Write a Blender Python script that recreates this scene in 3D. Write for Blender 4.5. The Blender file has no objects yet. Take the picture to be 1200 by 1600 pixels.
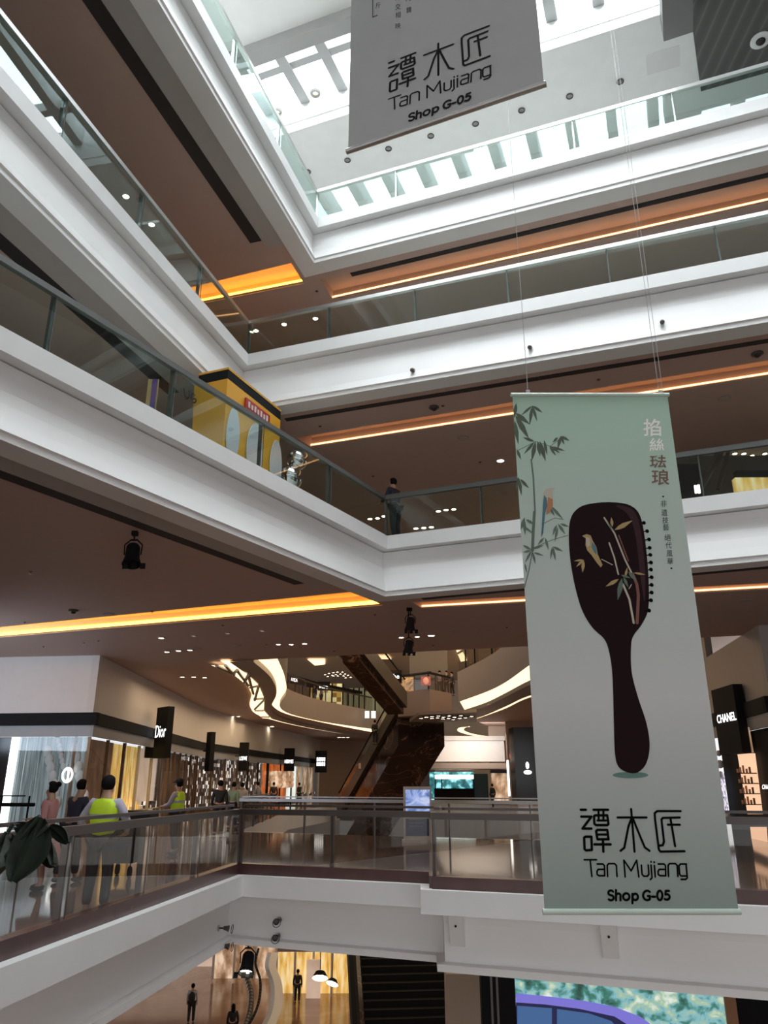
SKY=12
WORLD=.95
import bpy, bmesh, math, random
from mathutils import Vector, Matrix
from mathutils.geometry import delaunay_2d_cdt
random.seed(7)
PI = math.pi
COL = bpy.context.scene.collection
EYE = 1.6
TH = math.radians(19.5)
FPX = 1200.0
# ---------- photo measurements to places in the building ----------
def ray(u, v):
    d = 800 - v
    return Vector((u - 600, FPX*math.cos(TH) - d*math.sin(TH), FPX*math.sin(TH) + d*math.cos(TH)))
def atz(u, v, z):
    r = ray(u, v); s = (z - EYE)/r.z
    return Vector((r.x*s, r.y*s, z))
def aty(u, v, y):
    r = ray(u, v); s = y/r.y
    return Vector((r.x*s, y, r.z*s + EYE))
def onpl(u, v, p, n):
    r = ray(u, v); e = Vector((0, 0, EYE)); s = (Vector(p) - e).dot(n)/r.dot(n)
    return e + r*s
A20 = math.radians(20.9)
RV = Vector((math.cos(A20), -math.sin(A20), 0))     # along the right-hand galleries
NV = Vector((math.sin(A20), math.cos(A20), 0))      # away from the void
# ---------- mesh collector ----------
class MB:
    def __init__(s): s.v = []; s.f = []; s.m = []
    def add(s, vs, fs, m=0):
        b = len(s.v); s.v += [Vector(q) for q in vs]
        for f in fs: s.f.append([b + i for i in f]); s.m.append(m)
        return s
    def poly(s, pts, m=0): return s.add(pts, [list(range(len(pts)))], m)
    def obox(s, o, ax, ay, az, m=0):
        o = Vector(o); ax = Vector(ax); ay = Vector(ay); az = Vector(az)
        vs = [o, o+ax, o+ax+ay, o+ay, o+az, o+ax+az, o+ax+ay+az, o+ay+az]
        return s.add(vs, [(0,3,2,1),(4,5,6,7),(0,1,5,4),(1,2,6,5),(2,3,7,6),(3,0,4,7)], m)
    def box(s, c, d, m=0, rz=0):
        c = Vector(c); a = Vector((math.cos(rz), math.sin(rz), 0)); b = Vector((-a.y, a.x, 0)); z = Vector((0,0,1))
        return s.obox(c - a*d[0]/2 - b*d[1]/2 - z*d[2]/2, a*d[0], b*d[1], z*d[2], m)
    def slab(s, pts, z0, z1, m=0):                  # prism from a plan outline
        n = len(pts); a = [Vector((p[0], p[1], z0)) for p in pts]; b = [Vector((p[0], p[1], z1)) for p in pts]
        s.add(a + b, [list(range(n))[::-1], list(range(n, 2*n))] + [(i, (i+1) % n, n+(i+1) % n, n+i) for i in range(n)], m)
        return s
    def holed(s, outer, holes, z, up=False, m=0):
        rings = [[Vector((p[0], p[1])) for p in r] for r in [outer] + holes]
        vs = []; es = []
        for r in rings:
            b = len(vs); vs += r; es += [(b+i, b+(i+1) % len(r)) for i in range(len(r))]
        def inside(p, r):
            c = False
            for i in range(len(r)):
                a = r[i-1]; b = r[i]
                if (a.y > p.y) != (b.y > p.y) and p.x < (b.x-a.x)*(p.y-a.y)/(b.y-a.y) + a.x: c = not c
            return c
        ov, _, of, *_r = delaunay_2d_cdt(vs, es, [], 0, 1e-5)
        flat = [Vector((p.x, p.y, z)) for p in ov]; fs = []
        for t in of:
            g = sum((ov[i] for i in t), Vector((0,0)))/len(t)
            if not inside(g, rings[0]) or any(inside(g, r) for r in rings[1:]): continue
            a, b, c = (flat[i] for i in t[:3])
            if ((b-a).cross(c-a).z > 0) != up: t = t[::-1]
            fs.append(tuple(t))
        return s.add(flat, fs, m)
    def rect(s, a, b, z0, z1, m=0):                 # upright sheet between two plan points
        return s.poly([(a[0],a[1],z0),(b[0],b[1],z0),(b[0],b[1],z1),(a[0],a[1],z1)], m)
    def wall(s, a, b, z0, z1, t, m=0):              # upright panel with thickness t to its left
        a = Vector((a[0],a[1],0)); b = Vector((b[0],b[1],0)); d = b-a; n = Vector((-d.y, d.x, 0)).normalized()*t
        return s.obox(a + Vector((0,0,z0)), d, n, (0,0,z1-z0), m)
    def tube(s, p, q, r, n=10, r2=None, m=0, cap=True):
        p = Vector(p); q = Vector(q); r2 = r if r2 is None else r2
        d = (q-p).normalized(); a = d.orthogonal().normalized(); b = d.cross(a)
        vs = []
        for c, rr in ((p, r), (q, r2)):
            for i in range(n):
                t = 2*PI*i/n; vs.append(c + (a*math.cos(t) + b*math.sin(t))*rr)
        fs = [(i, (i+1) % n, n+(i+1) % n, n+i) for i in range(n)]
        if cap: fs += [list(range(n))[::-1], list(range(n, 2*n))]
        return s.add(vs, fs, m)
    def path(s, pts, r, n=8, m=0):
        for a, b in zip(pts, pts[1:]): s.tube(a, b, r, n, m=m)
        return s
    def ball(s, c, r, sc=(1,1,1), n=16, k=10, m=0):
        c = Vector(c); vs = []; fs = []
        for j in range(1, k):
            ph = PI*j/k
            for i in range(n):
                t = 2*PI*i/n
                vs.append(c + Vector((math.sin(ph)*math.cos(t)*r*sc[0], math.sin(ph)*math.sin(t)*r*sc[1], math.cos(ph)*r*sc[2])))
        for j in range(k-2):
            for i in range(n): fs.append((j*n+i, (j+1)*n+i, (j+1)*n+(i+1) % n, j*n+(i+1) % n))
        vs += [c + Vector((0,0,r*sc[2])), c - Vector((0,0,r*sc[2]))]; T = len(vs)-2
        for i in range(n):
            fs.append((T, i, (i+1) % n)); fs.append((T+1, (k-2)*n+(i+1) % n, (k-2)*n+i))
        return s.add(vs, fs, m)
    def lathe(s, c, prof, n=20, m=0, ax=None):      # prof = (radius, height) along ax
        c = Vector(c); z = Vector(ax or (0,0,1)).normalized(); a = z.orthogonal().normalized(); b = z.cross(a)
        vs = []
        for r, h in prof:
            for i in range(n):
                t = 2*PI*i/n; vs.append(c + z*h + (a*math.cos(t) + b*math.sin(t))*max(r, 1e-4))
        fs = []
        for j in range(len(prof)-1):
            for i in range(n): fs.append((j*n+i, j*n+(i+1) % n, (j+1)*n+(i+1) % n, (j+1)*n+i))
        return s.add(vs, fs, m)
    def build(s, name, mat, parent=None, local=False, smooth=False):
        off = Vector((0,0,0))
        if parent is not None and not local:
            p = parent
            while p is not None: off += p.location; p = p.parent
        me = bpy.data.meshes.new(name)
        me.from_pydata([tuple(v - off) for v in s.v], [], s.f)
        mats = mat if isinstance(mat, (list, tuple)) else [mat]
        for q in mats: me.materials.append(q)
        if len(mats) > 1: me.polygons.foreach_set('material_index', s.m)
        if smooth: me.polygons.foreach_set('use_smooth', [True]*len(me.polygons))
        me.validate(); me.update()
        bm = bmesh.new(); bm.from_mesh(me)
        if len(s.f) > 2: bmesh.ops.recalc_face_normals(bm, faces=bm.faces)
        bm.to_mesh(me); bm.free()
        o = bpy.data.objects.new(name, me); COL.objects.link(o)
        if parent is not None: o.parent = parent
        return o
def tag(o, label=None, cat=None, group=None, kind=None):
    if label: o['label'] = label
    if cat: o['category'] = cat
    if group: o['group'] = group
    if kind: o['kind'] = kind
    return o
def thing(name, label, cat, loc=(0,0,0), rz=0, group=None):
    o = bpy.data.objects.new(name, None); COL.objects.link(o)
    o.empty_display_size = .1; o.location = loc; o.rotation_euler = (0,0,rz)
    return tag(o, label, cat, group)
def struct(o, label, cat='building'): return tag(o, label, cat, kind='structure')
def kids(o): return [c for c in bpy.data.objects if c.parent == o]
def dup(o, loc, rz=None, label=None, group=None):
    def cp(x, par):
        ks = kids(x); c = x.copy(); COL.objects.link(c)
        if par is not None: c.parent = par
        for k in ks: cp(k, c)
        return c
    r = cp(o, None); r.location = loc
    if rz is not None: r.rotation_euler = (0,0,rz)
    if label: r['label'] = label
    if group: r['group'] = group
    return r
# ---------- materials ----------
def mat(name, col, rough=.5, metal=0, emit=None, es=1, bump=None, spec=.5, var=None):
    m = bpy.data.materials.new(name); m.use_nodes = True
    nt = m.node_tree; b = nt.nodes['Principled BSDF']
    b.inputs['Base Color'].default_value = (*col, 1); b.inputs['Roughness'].default_value = rough
    b.inputs['Metallic'].default_value = metal; b.inputs['Specular IOR Level'].default_value = spec
    if emit: b.inputs['Emission Color'].default_value = (*emit, 1); b.inputs['Emission Strength'].default_value = es
    tc = nt.nodes.new('ShaderNodeTexCoord'); nz = nt.nodes.new('ShaderNodeTexNoise')
    nt.links.new(tc.outputs['Object'], nz.inputs['Vector'])
    nz.inputs['Scale'].default_value = bump[0] if bump else 3
    if bump:
        bp = nt.nodes.new('ShaderNodeBump'); bp.inputs['Strength'].default_value = bump[1]; bp.inputs['Distance'].default_value = .02
        nt.links.new(nz.outputs['Fac'], bp.inputs['Height']); nt.links.new(bp.outputs['Normal'], b.inputs['Normal'])
    k = var or .04
    rp = nt.nodes.new('ShaderNodeMix'); rp.data_type = 'RGBA'
    rp.inputs[6].default_value = (*[max(0, c*(1-k)) for c in col], 1); rp.inputs[7].default_value = (*[min(1, c*(1+k)) for c in col], 1)
    nt.links.new(nz.outputs['Fac'], rp.inputs[0]); nt.links.new(rp.outputs[2], b.inputs['Base Color'])
    return m
def glass_mat(name, tint, ior=1.5, rough=.0, base=.0):
    m = bpy.data.materials.new(name); m.use_nodes = True; nt = m.node_tree; nt.nodes.clear()
    o = nt.nodes.new('ShaderNodeOutputMaterial'); mx = nt.nodes.new('ShaderNodeMixShader')
    t = nt.nodes.new('ShaderNodeBsdfTransparent'); g = nt.nodes.new('ShaderNodeBsdfGlossy'); fr = nt.nodes.new('ShaderNodeFresnel')
    t.inputs[0].default_value = (*tint, 1); g.inputs[0].default_value = (.52,.64,.64,1) if base > .04 else (1,1,1,1); g.inputs['Roughness'].default_value = rough; fr.inputs[0].default_value = ior
    ad = nt.nodes.new('ShaderNodeMath'); ad.operation = 'ADD'; ad.use_clamp = True; ad.inputs[1].default_value = base
    geo = nt.nodes.new('ShaderNodeNewGeometry'); iv = nt.nodes.new('ShaderNodeMath'); iv.operation = 'SUBTRACT'; iv.inputs[0].default_value = 1
    ml = nt.nodes.new('ShaderNodeMath'); ml.operation = 'MULTIPLY'; nt.links.new(geo.outputs['Backfacing'], iv.inputs[1])
    nt.links.new(fr.outputs[0], ad.inputs[0]); nt.links.new(ad.outputs[0], ml.inputs[0]); nt.links.new(iv.outputs[0], ml.inputs[1]); nt.links.new(ml.outputs[0], mx.inputs[0])
    nt.links.new(t.outputs[0], mx.inputs[1]); nt.links.new(g.outputs[0], mx.inputs[2]); nt.links.new(mx.outputs[0], o.inputs[0])
    return m
def emis(name, col, st):
    m = bpy.data.materials.new(name); m.use_nodes = True; nt = m.node_tree; b = nt.nodes['Principled BSDF']
    b.inputs['Base Color'].default_value = (*[c*.5 for c in col], 1)
    b.inputs['Emission Color'].default_value = (*col, 1); b.inputs['Emission Strength'].default_value = st
    return m
def ramp_mat(name, tex, scale, stops, rough=.5, emit=0, stretch=(1,1,1), detail=4, dist=0, spec=.5):
    m = bpy.data.materials.new(name); m.use_nodes = True; nt = m.node_tree; b = nt.nodes['Principled BSDF']
    tc = nt.nodes.new('ShaderNodeTexCoord'); mp = nt.nodes.new('ShaderNodeMapping'); mp.inputs['Scale'].default_value = stretch
    nt.links.new(tc.outputs['Object'], mp.inputs[0])
    if tex == 'voronoi':
        n = nt.nodes.new('ShaderNodeTexVoronoi'); n.inputs['Scale'].default_value = scale; out = n.outputs['Color']
    elif tex == 'cell':
        n = nt.nodes.new('ShaderNodeTexWhiteNoise'); sn = nt.nodes.new('ShaderNodeVectorMath'); sn.operation = 'SNAP'
        sn.inputs[1].default_value = (1/scale,)*3; nt.links.new(mp.outputs[0], sn.inputs[0]); nt.links.new(sn.outputs[0], n.inputs['Vector']); out = n.outputs['Value']
    elif tex == 'wave':
        n = nt.nodes.new('ShaderNodeTexWave'); n.inputs['Scale'].default_value = scale; n.inputs['Distortion'].default_value = dist; out = n.outputs['Fac']
    elif tex == 'grad':
        n = nt.nodes.new('ShaderNodeSeparateXYZ'); out = n.outputs['Z']
    else:
        n = nt.nodes.new('ShaderNodeTexNoise'); n.inputs['Scale'].default_value = scale; n.inputs['Detail'].default_value = detail
        n.inputs['Distortion'].default_value = dist; out = n.outputs['Fac']
    if tex != 'cell': nt.links.new(mp.outputs[0], n.inputs['Vector'] if 'Vector' in n.inputs else n.inputs[0])
    r = nt.nodes.new('ShaderNodeValToRGB'); e = r.color_ramp.elements
    while len(e) < len(stops): e.new(.5)
    for q, (p, c) in zip(e, stops): q.position = p; q.color = (*c, 1)
    nt.links.new(out, r.inputs[0]); nt.links.new(r.outputs[0], b.inputs['Base Color']); b.inputs['Roughness'].default_value = rough
    b.inputs['Specular IOR Level'].default_value = spec
    if emit: nt.links.new(r.outputs[0], b.inputs['Emission Color']); b.inputs['Emission Strength'].default_value = emit
    return m
M = {}
M['roofwhite'] = mat('roof_white_paint', (.86,.875,.87), .5)
M['white'] = mat('white_paint', (.82,.82,.815), .45, bump=(.8,.05))
M['cap'] = mat('white_stone_cap', (.76,.765,.76), .4, bump=(2,.05))
M['grey'] = mat('grey_paint', (.34,.34,.335), .6)
M['under'] = mat('underside_paint', (.45,.42,.40), .6)
M['soffit'] = mat('bounce_tinted_ceiling', (.54,.39,.335), .6)  # white ceilings; the dim warm bounce light is put into this brown
M['soffit_light'] = mat('pale_taupe_ceiling_paint', (.48,.37,.30), .6)
M['cream'] = mat('cream_plaster', (.66,.62,.58), .6)
M['darkslot'] = mat('dark_slot', (.03,.025,.025), .7)
M['steel'] = mat('brushed_steel', (.55,.55,.54), .3, .9)
M['dsteel'] = mat('dark_bronze_metal', (.10,.085,.08), .35, .6)
M['brownstone'] = mat('brown_granite', (.075,.035,.032), .25, var=.3)
M['black'] = mat('black_metal', (.012,.012,.013), .75, spec=.15)
M['blackgloss'] = mat('black_gloss_panel', (.012,.010,.011), .12)
M['glass'] = glass_mat('railing_glass', (.86,.93,.91), 1.5, .0, .05)
M['glassL'] = glass_mat('floor_railing_glass', (.88,.87,.85), 1.5, .0, .03)
M['gedge'] = mat('glass_edge', (.05,.10,.09), .2)
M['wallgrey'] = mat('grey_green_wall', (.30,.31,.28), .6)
M['led_o'] = emis('orange_cove_light', (1,.45,.17), 5)
M['upfloor'] = mat('pale_stone_floor', (.60,.58,.55), .3)
M['midsteel'] = mat('dull_steel_handrail', (.12,.125,.12), .6, .2)
M['darkpost'] = mat('dark_steel_post', (.10,.105,.10), .55, .2)
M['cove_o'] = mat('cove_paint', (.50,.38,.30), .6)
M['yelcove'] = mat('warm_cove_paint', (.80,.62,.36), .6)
M['led_y'] = emis('yellow_cove_light', (1,.42,.045), 9)
M['led_w'] = emis('cream_cove_light', (1,.74,.42), 1.7)
M['down'] = emis('downlight_lens', (1,.84,.6), 30)
M['lampface'] = emis('lamp_face', (1,.93,.75), 9)
M['sign'] = emis('lit_sign_letters', (1,1,1), 2.5)
M['wood'] = mat('warm_wood', (.35,.16,.06), .4)
# ================= the main void: four levels =================
F = [0.05, 7.4, 12.2, 16.6]
LOW = -9.4
H = [1.15, 1.5, 1.6, 1.4]          # depth of the fascia of each level
def lineY(a, b, y): t = (y - a.y)/(b.y - a.y); return a + (b-a)*t
def lineX(a, b, x): t = (x - a.x)/(b.x - a.x); return a + (b-a)*t
def flat(p): return Vector((p[0], p[1], 0))
px = {0: ((0,1513),(380,1368),(1200,1417)), 1: ((0,508),(605,837),(1200,763)), 2: ((0,102),(388,553),(1200,393)), 3: ((313,0),(497,340),(1200,150))}
VOID = {}
for l, (a, c, r) in px.items():
    a, c, r = (flat(atz(*q, F[l])) for q in (a, c, r))
    if l == 0:
        s0 = flat(atz(657,1382,F[0])); s1 = flat(atz(657,1390,F[0]))
        d = (r - s1); e = s1 + d*((16 - s1.x)/d.x)
        VOID[l] = [lineY(a, c, 1.0), c, s0, s1, e, Vector((16,1,0))]
    else:
        VOID[l] = [lineY(a, c, 1.0), c, lineX(c, r, 16), Vector((16,1,0))]
def offs(path, d, closed=True):                     # move a plan outline d into the building
    n = len(path); out = []
    for i in range(n):
        p = path[i]
        a = path[i-1] if (closed or i > 0) else None; b = path[(i+1) % n] if (closed or i < n-1) else None
        d1 = (p-a).normalized() if a is not None else (b-p).normalized()
        d2 = (b-p).normalized() if b is not None else d1
        n1 = Vector((-d1.y, d1.x, 0)); n2 = Vector((-d2.y, d2.x, 0)); m = (n1+n2)
        if m.length < 1e-4: m = n1
        m.normalize(); k = max(.35, m.dot(n1)); out.append(p + m*(d/k))
    return out
def sweep(mb, path, prof, z, closed=True, m=0):
    rings = [offs(path, d, closed) for d, h in prof]
    n = len(path)
    for j in range(len(prof)-1):
        for i in range(n if closed else n-1):
            k = (i+1) % n
            mb.poly([(*rings[j][i].xy, z+prof[j][1]), (*rings[j][k].xy, z+prof[j][1]), (*rings[j+1][k].xy, z+prof[j+1][1]), (*rings[j+1][i].xy, z+prof[j+1][1])], m)
    return mb
names = ['ground gallery', 'first upper gallery', 'second upper gallery', 'top gallery']
tn = 0
for l in range(4):
    z = F[l]; h = H[l]; P = VOID[l]
    tn += 1
    o = sweep(MB(), P, [(.5,0),(0,0),(0,-.34),(.34,-.34),(.34,-.36)], z).build(f'trim_{tn}', M['cap']); struct(o, f'white projecting ledge along the edge of the {names[l]}')
    tn += 1
    if l == 0: pr = [(.34,-.34),(.36,-.5),(.36,-h+.12),(.24,-h+.1),(.24,-h),(.6,-h),(.6,-h+.08)]
    else: pr = [(.34,-.35),(.23,-.355),(.25,-.55),(.245,-.75),(.21,-.95),(.15,-h+.32),(.09,-h+.12),(.13,-h+.10),(.13,-h),(.62,-h),(.62,-h+.1)]
    o = sweep(MB(), P, pr, z).build(f'trim_{tn}', M['white']); struct(o, f'white curved fascia band below the {names[l]}')
# coves recessed in the undersides: corner quads measured near edge then far edge
def quad(l, q): return [flat(atz(u, v, F[l]-H[l]+.1)) for u, v in q]
def ext(q, left=0, right=0):
    a, b, c, d = q
    e1 = (b-a).normalized(); e2 = (c-d).normalized()
    return [a - e1*left, b + e1*right, c + e2*right, d - e2*left]
coves = {3: [(ext(quad(3, [(500,437),(1200,272),(1200,316),(520,468)]), 0, 4), 'led_o'), (ext(quad(3, [(335,440),(455,411),(475,443),(322,473)]), 5, 0), 'led_y')],
         2: [(ext(quad(2, [(463,684),(1200,563),(1200,588),(487,699)]), 0, 5), 'led_o')],
         1: [(ext(quad(1, [(0,980),(556,924),(598,946),(0,996)]), 3, 0), 'led_y'), (ext(quad(1, [(645,941),(1200,911),(1200,921),(660,951)]), 0, 4), 'led_o')]}
# second hall beyond
e1 = flat(atz(400,1031,6.0)); e2 = flat(atz(840,1009,6.0))
def spl(pts, n=6):
    out = []
    for i in range(len(pts)-1):
        p0 = pts[max(i-1,0)]; p1 = pts[i]; p2 = pts[i+1]; p3 = pts[min(i+2, len(pts)-1)]
        for k in range(n):
            t = k/n; out.append(.5*((2*p1) + (p2-p0)*t + (2*p0-5*p1+4*p2-p3)*t*t + (3*p1-p0-3*p2+p3)*t**3))
    return out + [pts[-1]]
curveL = spl([flat(atz(u, v, 5.9)) for u, v in [(372,1034),(403,1052),(422,1082),(424,1103),(445,1117),(490,1128),(540,1138),(600,1149)]])
curveR = spl([flat(atz(u, v, 5.9)) for u, v in [(850,1052),(828,1066),(790,1084),(760,1094),(728,1104),(690,1122)]])
e1 = flat(e1); lE = curveL[0]
# ---- ceilings under each level and floors above
for l in (1,2,3):
    z = F[l]-H[l]+.1; hole = offs(VOID[l], .62)
    if l == 1:
        rpt = e2 + (e2-e1).normalized()*20
        eL = e1 + (e1-e2).normalized()*1.2
        outer = [Vector((-24,-8,0)), Vector((26,-8,0)), Vector((26,rpt.y,0)), rpt if rpt.x < 26 else e2 + (e2-e1).normalized()*15] + [curveR[0]+Vector((.5,-3,0)), ] 
        outer = [Vector((-24,-8,0)), Vector((30,-8,0)), Vector((30,26,0)), flat(curveR[0]) + Vector((2,0,0))] + [e2 + (e2-e1)*.35, e2, eL, curveL[0]] + curveL[1:] + [Vector((2,100,0)), Vector((-24,100,0))]
        outer = [Vector((-24,-8,0)), Vector((30,-8,0)), e2 + (e2-e1).normalized()*24.5, e2, eL] + curveL + [Vector((curveL[-1].x+1,100,0)), Vector((-24,100,0))]
    else: outer = [Vector((-24,-8,0)), Vector((30,-8,0)), Vector((30,34,0)), Vector((-24,34,0))]
    mb = MB().holed(outer, [hole] + [q for q, _ in coves[l]], z)
    for q, led in coves[l]:
        c = z+.30; mb2 = MB()
        for i in range(4):
            a = q[i]; b = q[(i+1) % 4]; mb2.poly([(a.x,a.y,z),(b.x,b.y,z),(b.x,b.y,c),(a.x,a.y,c)])
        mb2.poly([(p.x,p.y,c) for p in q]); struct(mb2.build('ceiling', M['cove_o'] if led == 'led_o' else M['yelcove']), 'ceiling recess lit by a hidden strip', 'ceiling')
    o = mb.build('ceiling', M['soffit']); struct(o, f'brown bounce-tinted underside of the {names[l]} with recessed light coves', 'ceiling')
    # light strips on the far lip of each cove
    for j, (q, led) in enumerate(coves[l]):
        t = thing('cove_light', ['', 'strip light in the ceiling recess above the passage by the hanging banner', 'orange strip light in the long ceiling recess behind the second upper gallery', 'orange strip light in the topmost ceiling recess'][l] if led == 'led_o' else ['', 'yellow strip light in the long ceiling recess above the curtained shop', '', 'yellow strip light in the short ceiling recess at upper left'][l], 'light', tuple(q[3].xy) + (z,))
        ins = (q[0]-q[3]).normalized()
        a = q[3] + ins*.02; b = q[2] + ins*.02
        d = (b-a); mm = MB().obox(a + Vector((0,0,z+.05)), d, ins*.03, (0,0,.03 if led == 'led_o' else .09)); mm.build('light_strip', M[led], t)
        if led == 'led_y':
            a = q[0] - ins*.08; b = q[1] - ins*.08
            MB().obox(a + Vector((0,0,z+.05)), b-a, ins*.06, (0,0,.07)).build('light_strip', M[led], t)
        MB().obox(q[3] + ins*.001 + Vector((0,0,z+.02)), q[2]-q[3], ins*(.03 if led == 'led_o' else .10), (0,0,.02)).build('strip_holder', M['soffit_light'], t)
    # floor slab top
    fo = [Vector((p.x,p.y,0)) for p in outer]
    o = MB().holed(fo, [offs(VOID[l], .3)], F[l]-.02, up=True).build('floor', M['upfloor']); struct(o, f'floor of the {names[l]}', 'floor')
# dropped strips with a dark air slot alongside the left-hand undersides
for l, (p0, p1, endt) in {1: (.62, 1.2, .93), 2: (.62, 1.2, .95), 3: (.62, 1.15, .955)}.items():
    z = F[l]-H[l]+.1; P = VOID[l]; a, b = P[0], P[1]; d = (b-a); n = Vector((-d.y, d.x, 0)).normalized(); b = a + d*endt
    t = thing('ceiling_beam', f'shallow dropped ceiling beam with dark air slot under the left arm of the {names[l]}', 'beam', (a.x, a.y, z))
    MB().obox(a + n*p0 + Vector((0,0,z-.05)), b-a, n*(p1-p0), (0,0,.05)).build('beam_casing', M['under'], t)
    MB().obox(a + n*(p1+.02) + Vector((0,0,z-.02)), (b-a)*.985, n*.34, (0,0,.02)).build('air_slot', M['darkslot'], t)
    # right-hand slot
    c = P[1]; e = P[2]; d = (e-c); n = Vector((-d.y, d.x, 0)).normalized()
    MB().obox(c + d*.03 + n*1.0 + Vector((0,0,z-.02)), d*.95, n*.16, (0,0,.02)).build('linear_air_vent', M['darkslot']).__setitem__('label', f'dark linear air slot in the ceiling under the right arm of the {names[l]}')
for o in list(COL.objects):
    if o.name.startswith('linear_air_vent'): o['category'] = 'vent'
# ---- back walls of the upper levels
for l, off in ((1, 11.5), (2, 5.2), (3, 4.5)):
    if l == 3: top = 21.1
    else: top = F[l+1]-H[l+1]+.1
    W = offs(VOID[l], off)
    mb = MB()
    segs = [(0,1),(1,2)]
    for i, j in segs: mb.wall(W[i], W[j], F[l], top, .2)
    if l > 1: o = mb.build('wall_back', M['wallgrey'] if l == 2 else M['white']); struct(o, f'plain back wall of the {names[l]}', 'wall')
# ---- side walls closing the building
o = MB().rect((-22,-8), (-22,34), LOW, 21.1).build('wall_left', M['cream']); struct(o, 'outer wall far to the left', 'wall')
o = MB().rect((24,-8), (24,30), LOW, 21.1).build('wall_right', M['cream']); struct(o, 'outer wall far to the right', 'wall')

# ================= balustrades =================
def balustrade(path, z, label, plen=2.4, inset=.12, hgt=1.1, gm='glass', rail='steel', base=None, postm='steel', double=True, closed=False, name='glass_balustrade', skip=()):
    pts = offs(path, inset, closed)
    t = thing(name, label, 'balustrade', (pts[0].x, pts[0].y, z))
    zz = Vector((0,0,1))
    for si in range(len(pts)-1):
        a = pts[si]; b = pts[si+1]; d = b-a; L = d.length
        if L < .05: continue
        n = max(1, round(L/plen)); u = d/L; nn = Vector((-u.y, u.x, 0))
        for i in range(n):
            p = a + d*(i/n) + u*.012; q = d*(1/n) - u*.024
            if L > .8: MB().obox(p + zz*(z+.02), q, nn*.014, zz*(hgt-.10)).build('glass_panel', M[gm], t)
            if i or si == 0 or L > .8:
                c = a + d*(i/n) + nn*.06
                mb = MB().obox(c - u*.02 + zz*z, u*.04, nn*.07, zz*(hgt-.02))
                mb.obox(a + d*(i/n) - u*.006 + zz*(z+.02), u*.012, nn*.014, zz*(hgt-.1))
                mb.build('post', M[postm], t)
        MB().obox(a - nn*.02 - u*.02 + zz*(z+hgt-.09), d + u*.04, nn*.09, zz*.10).build('handrail', M[rail], t)
        if double: MB().obox(a + nn*.12 + zz*(z+hgt+.05), d, nn*.05, zz*.04).build('handrail', M[rail], t)
        if base: MB().obox(a - nn*.06 + zz*z, d, nn*.16, zz*.18).build('kick_plate', M[base], t)
    return t
bal = {}
bal[3] = balustrade(VOID[3][:3], F[3], 'greenish glass balustrade along the topmost gallery under the skylight', rail='steel', double=False)
bal[2] = balustrade(VOID[2][:3], F[2], 'glass balustrade with bright steel handrail along the middle gallery with the orange cove above', postm='darkpost')
bal[1] = balustrade(VOID[1][:3], F[1], 'glass balustrade in front of the yellow booth and the standing person', rail='midsteel', postm='darkpost')
bal[0] = balustrade(VOID[0][:5], F[0], 'dark-railed glass balustrade on brown stone base at the people\'s floor', rail='dsteel', base='brownstone', gm='glassL', inset=.2, postm='dsteel', plen=2.1)
# ================= ground floor =================
edge2a = flat(atz(375,1248,1.1)) ; edge2b = flat(atz(840,1252,1.1))
dirE = (edge2b-edge2a).normalized()
v2 = [edge2a, edge2b + dirE*5, Vector((13,60,0)), Vector((4,74,0)), Vector((-3,70,0)), Vector((-6,52,0)), Vector((-5.6,40,0))]
M['floor'] = ramp_mat('polished_marble_floor', 'noise', .35, [(.3,(.10,.07,.053)),(.55,(.15,.105,.08)),(.7,(.22,.165,.135))], rough=.07, dist=1.5)
fouter = [Vector((-24,-8,0)), Vector((30,-8,0)), Vector((30,100,0)), Vector((-24,100,0))]
o = MB().holed(fouter, [offs(VOID[0], .3), v2], 0, up=True).build('floor', M['floor']); struct(o, 'polished brown marble floor of the ground gallery', 'floor')
o = MB().holed(fouter, [offs(VOID[0], .6), v2], -1.1).build('ceiling', M['soffit_light']); struct(o, 'ceiling of the lower concourse', 'ceiling')
mb = MB()
for i in range(len(v2)):
    a = v2[i]; b = v2[(i+1) % len(v2)]; mb.rect(a, b, -1.1, 0)
o = mb.build(f'trim_{tn+1}', M['white']); struct(o, 'white slab edge round the second void')
tn += 1
balustrade([v2[0]-dirE*0, v2[1]], 0, 'steel railing along the far void behind the information display', plen=2.6, inset=-.0, gm='glassL', rail='steel', postm='dsteel', name='glass_balustrade')
balustrade([v2[6], v2[0] - (v2[0]-v2[6]).normalized()*.12], 0, 'glass railing running away from the information display along the left shops', plen=3, inset=0, gm='glassL', rail='dsteel', postm='dsteel')
# lower concourse floor
M['lowfloor'] = ramp_mat('warm_marble_floor', 'noise', .3, [(.3,(.22,.11,.06)),(.6,(.34,.19,.11)),(.75,(.45,.29,.19))], rough=.12, dist=1.5)
o = MB().poly([(-30,-8,LOW),(30,-8,LOW),(30,100,LOW),(-30,100,LOW)]).build('floor', M['lowfloor']); struct(o, 'warm marble floor of the lower concourse', 'floor')

# ================= roof =================
ZC = 21.1
A0 = flat(atz(545,178,ZC)); 
def rn(r, n, z=0): return A0 + RV*r + NV*n + Vector((0,0,z))
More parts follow.
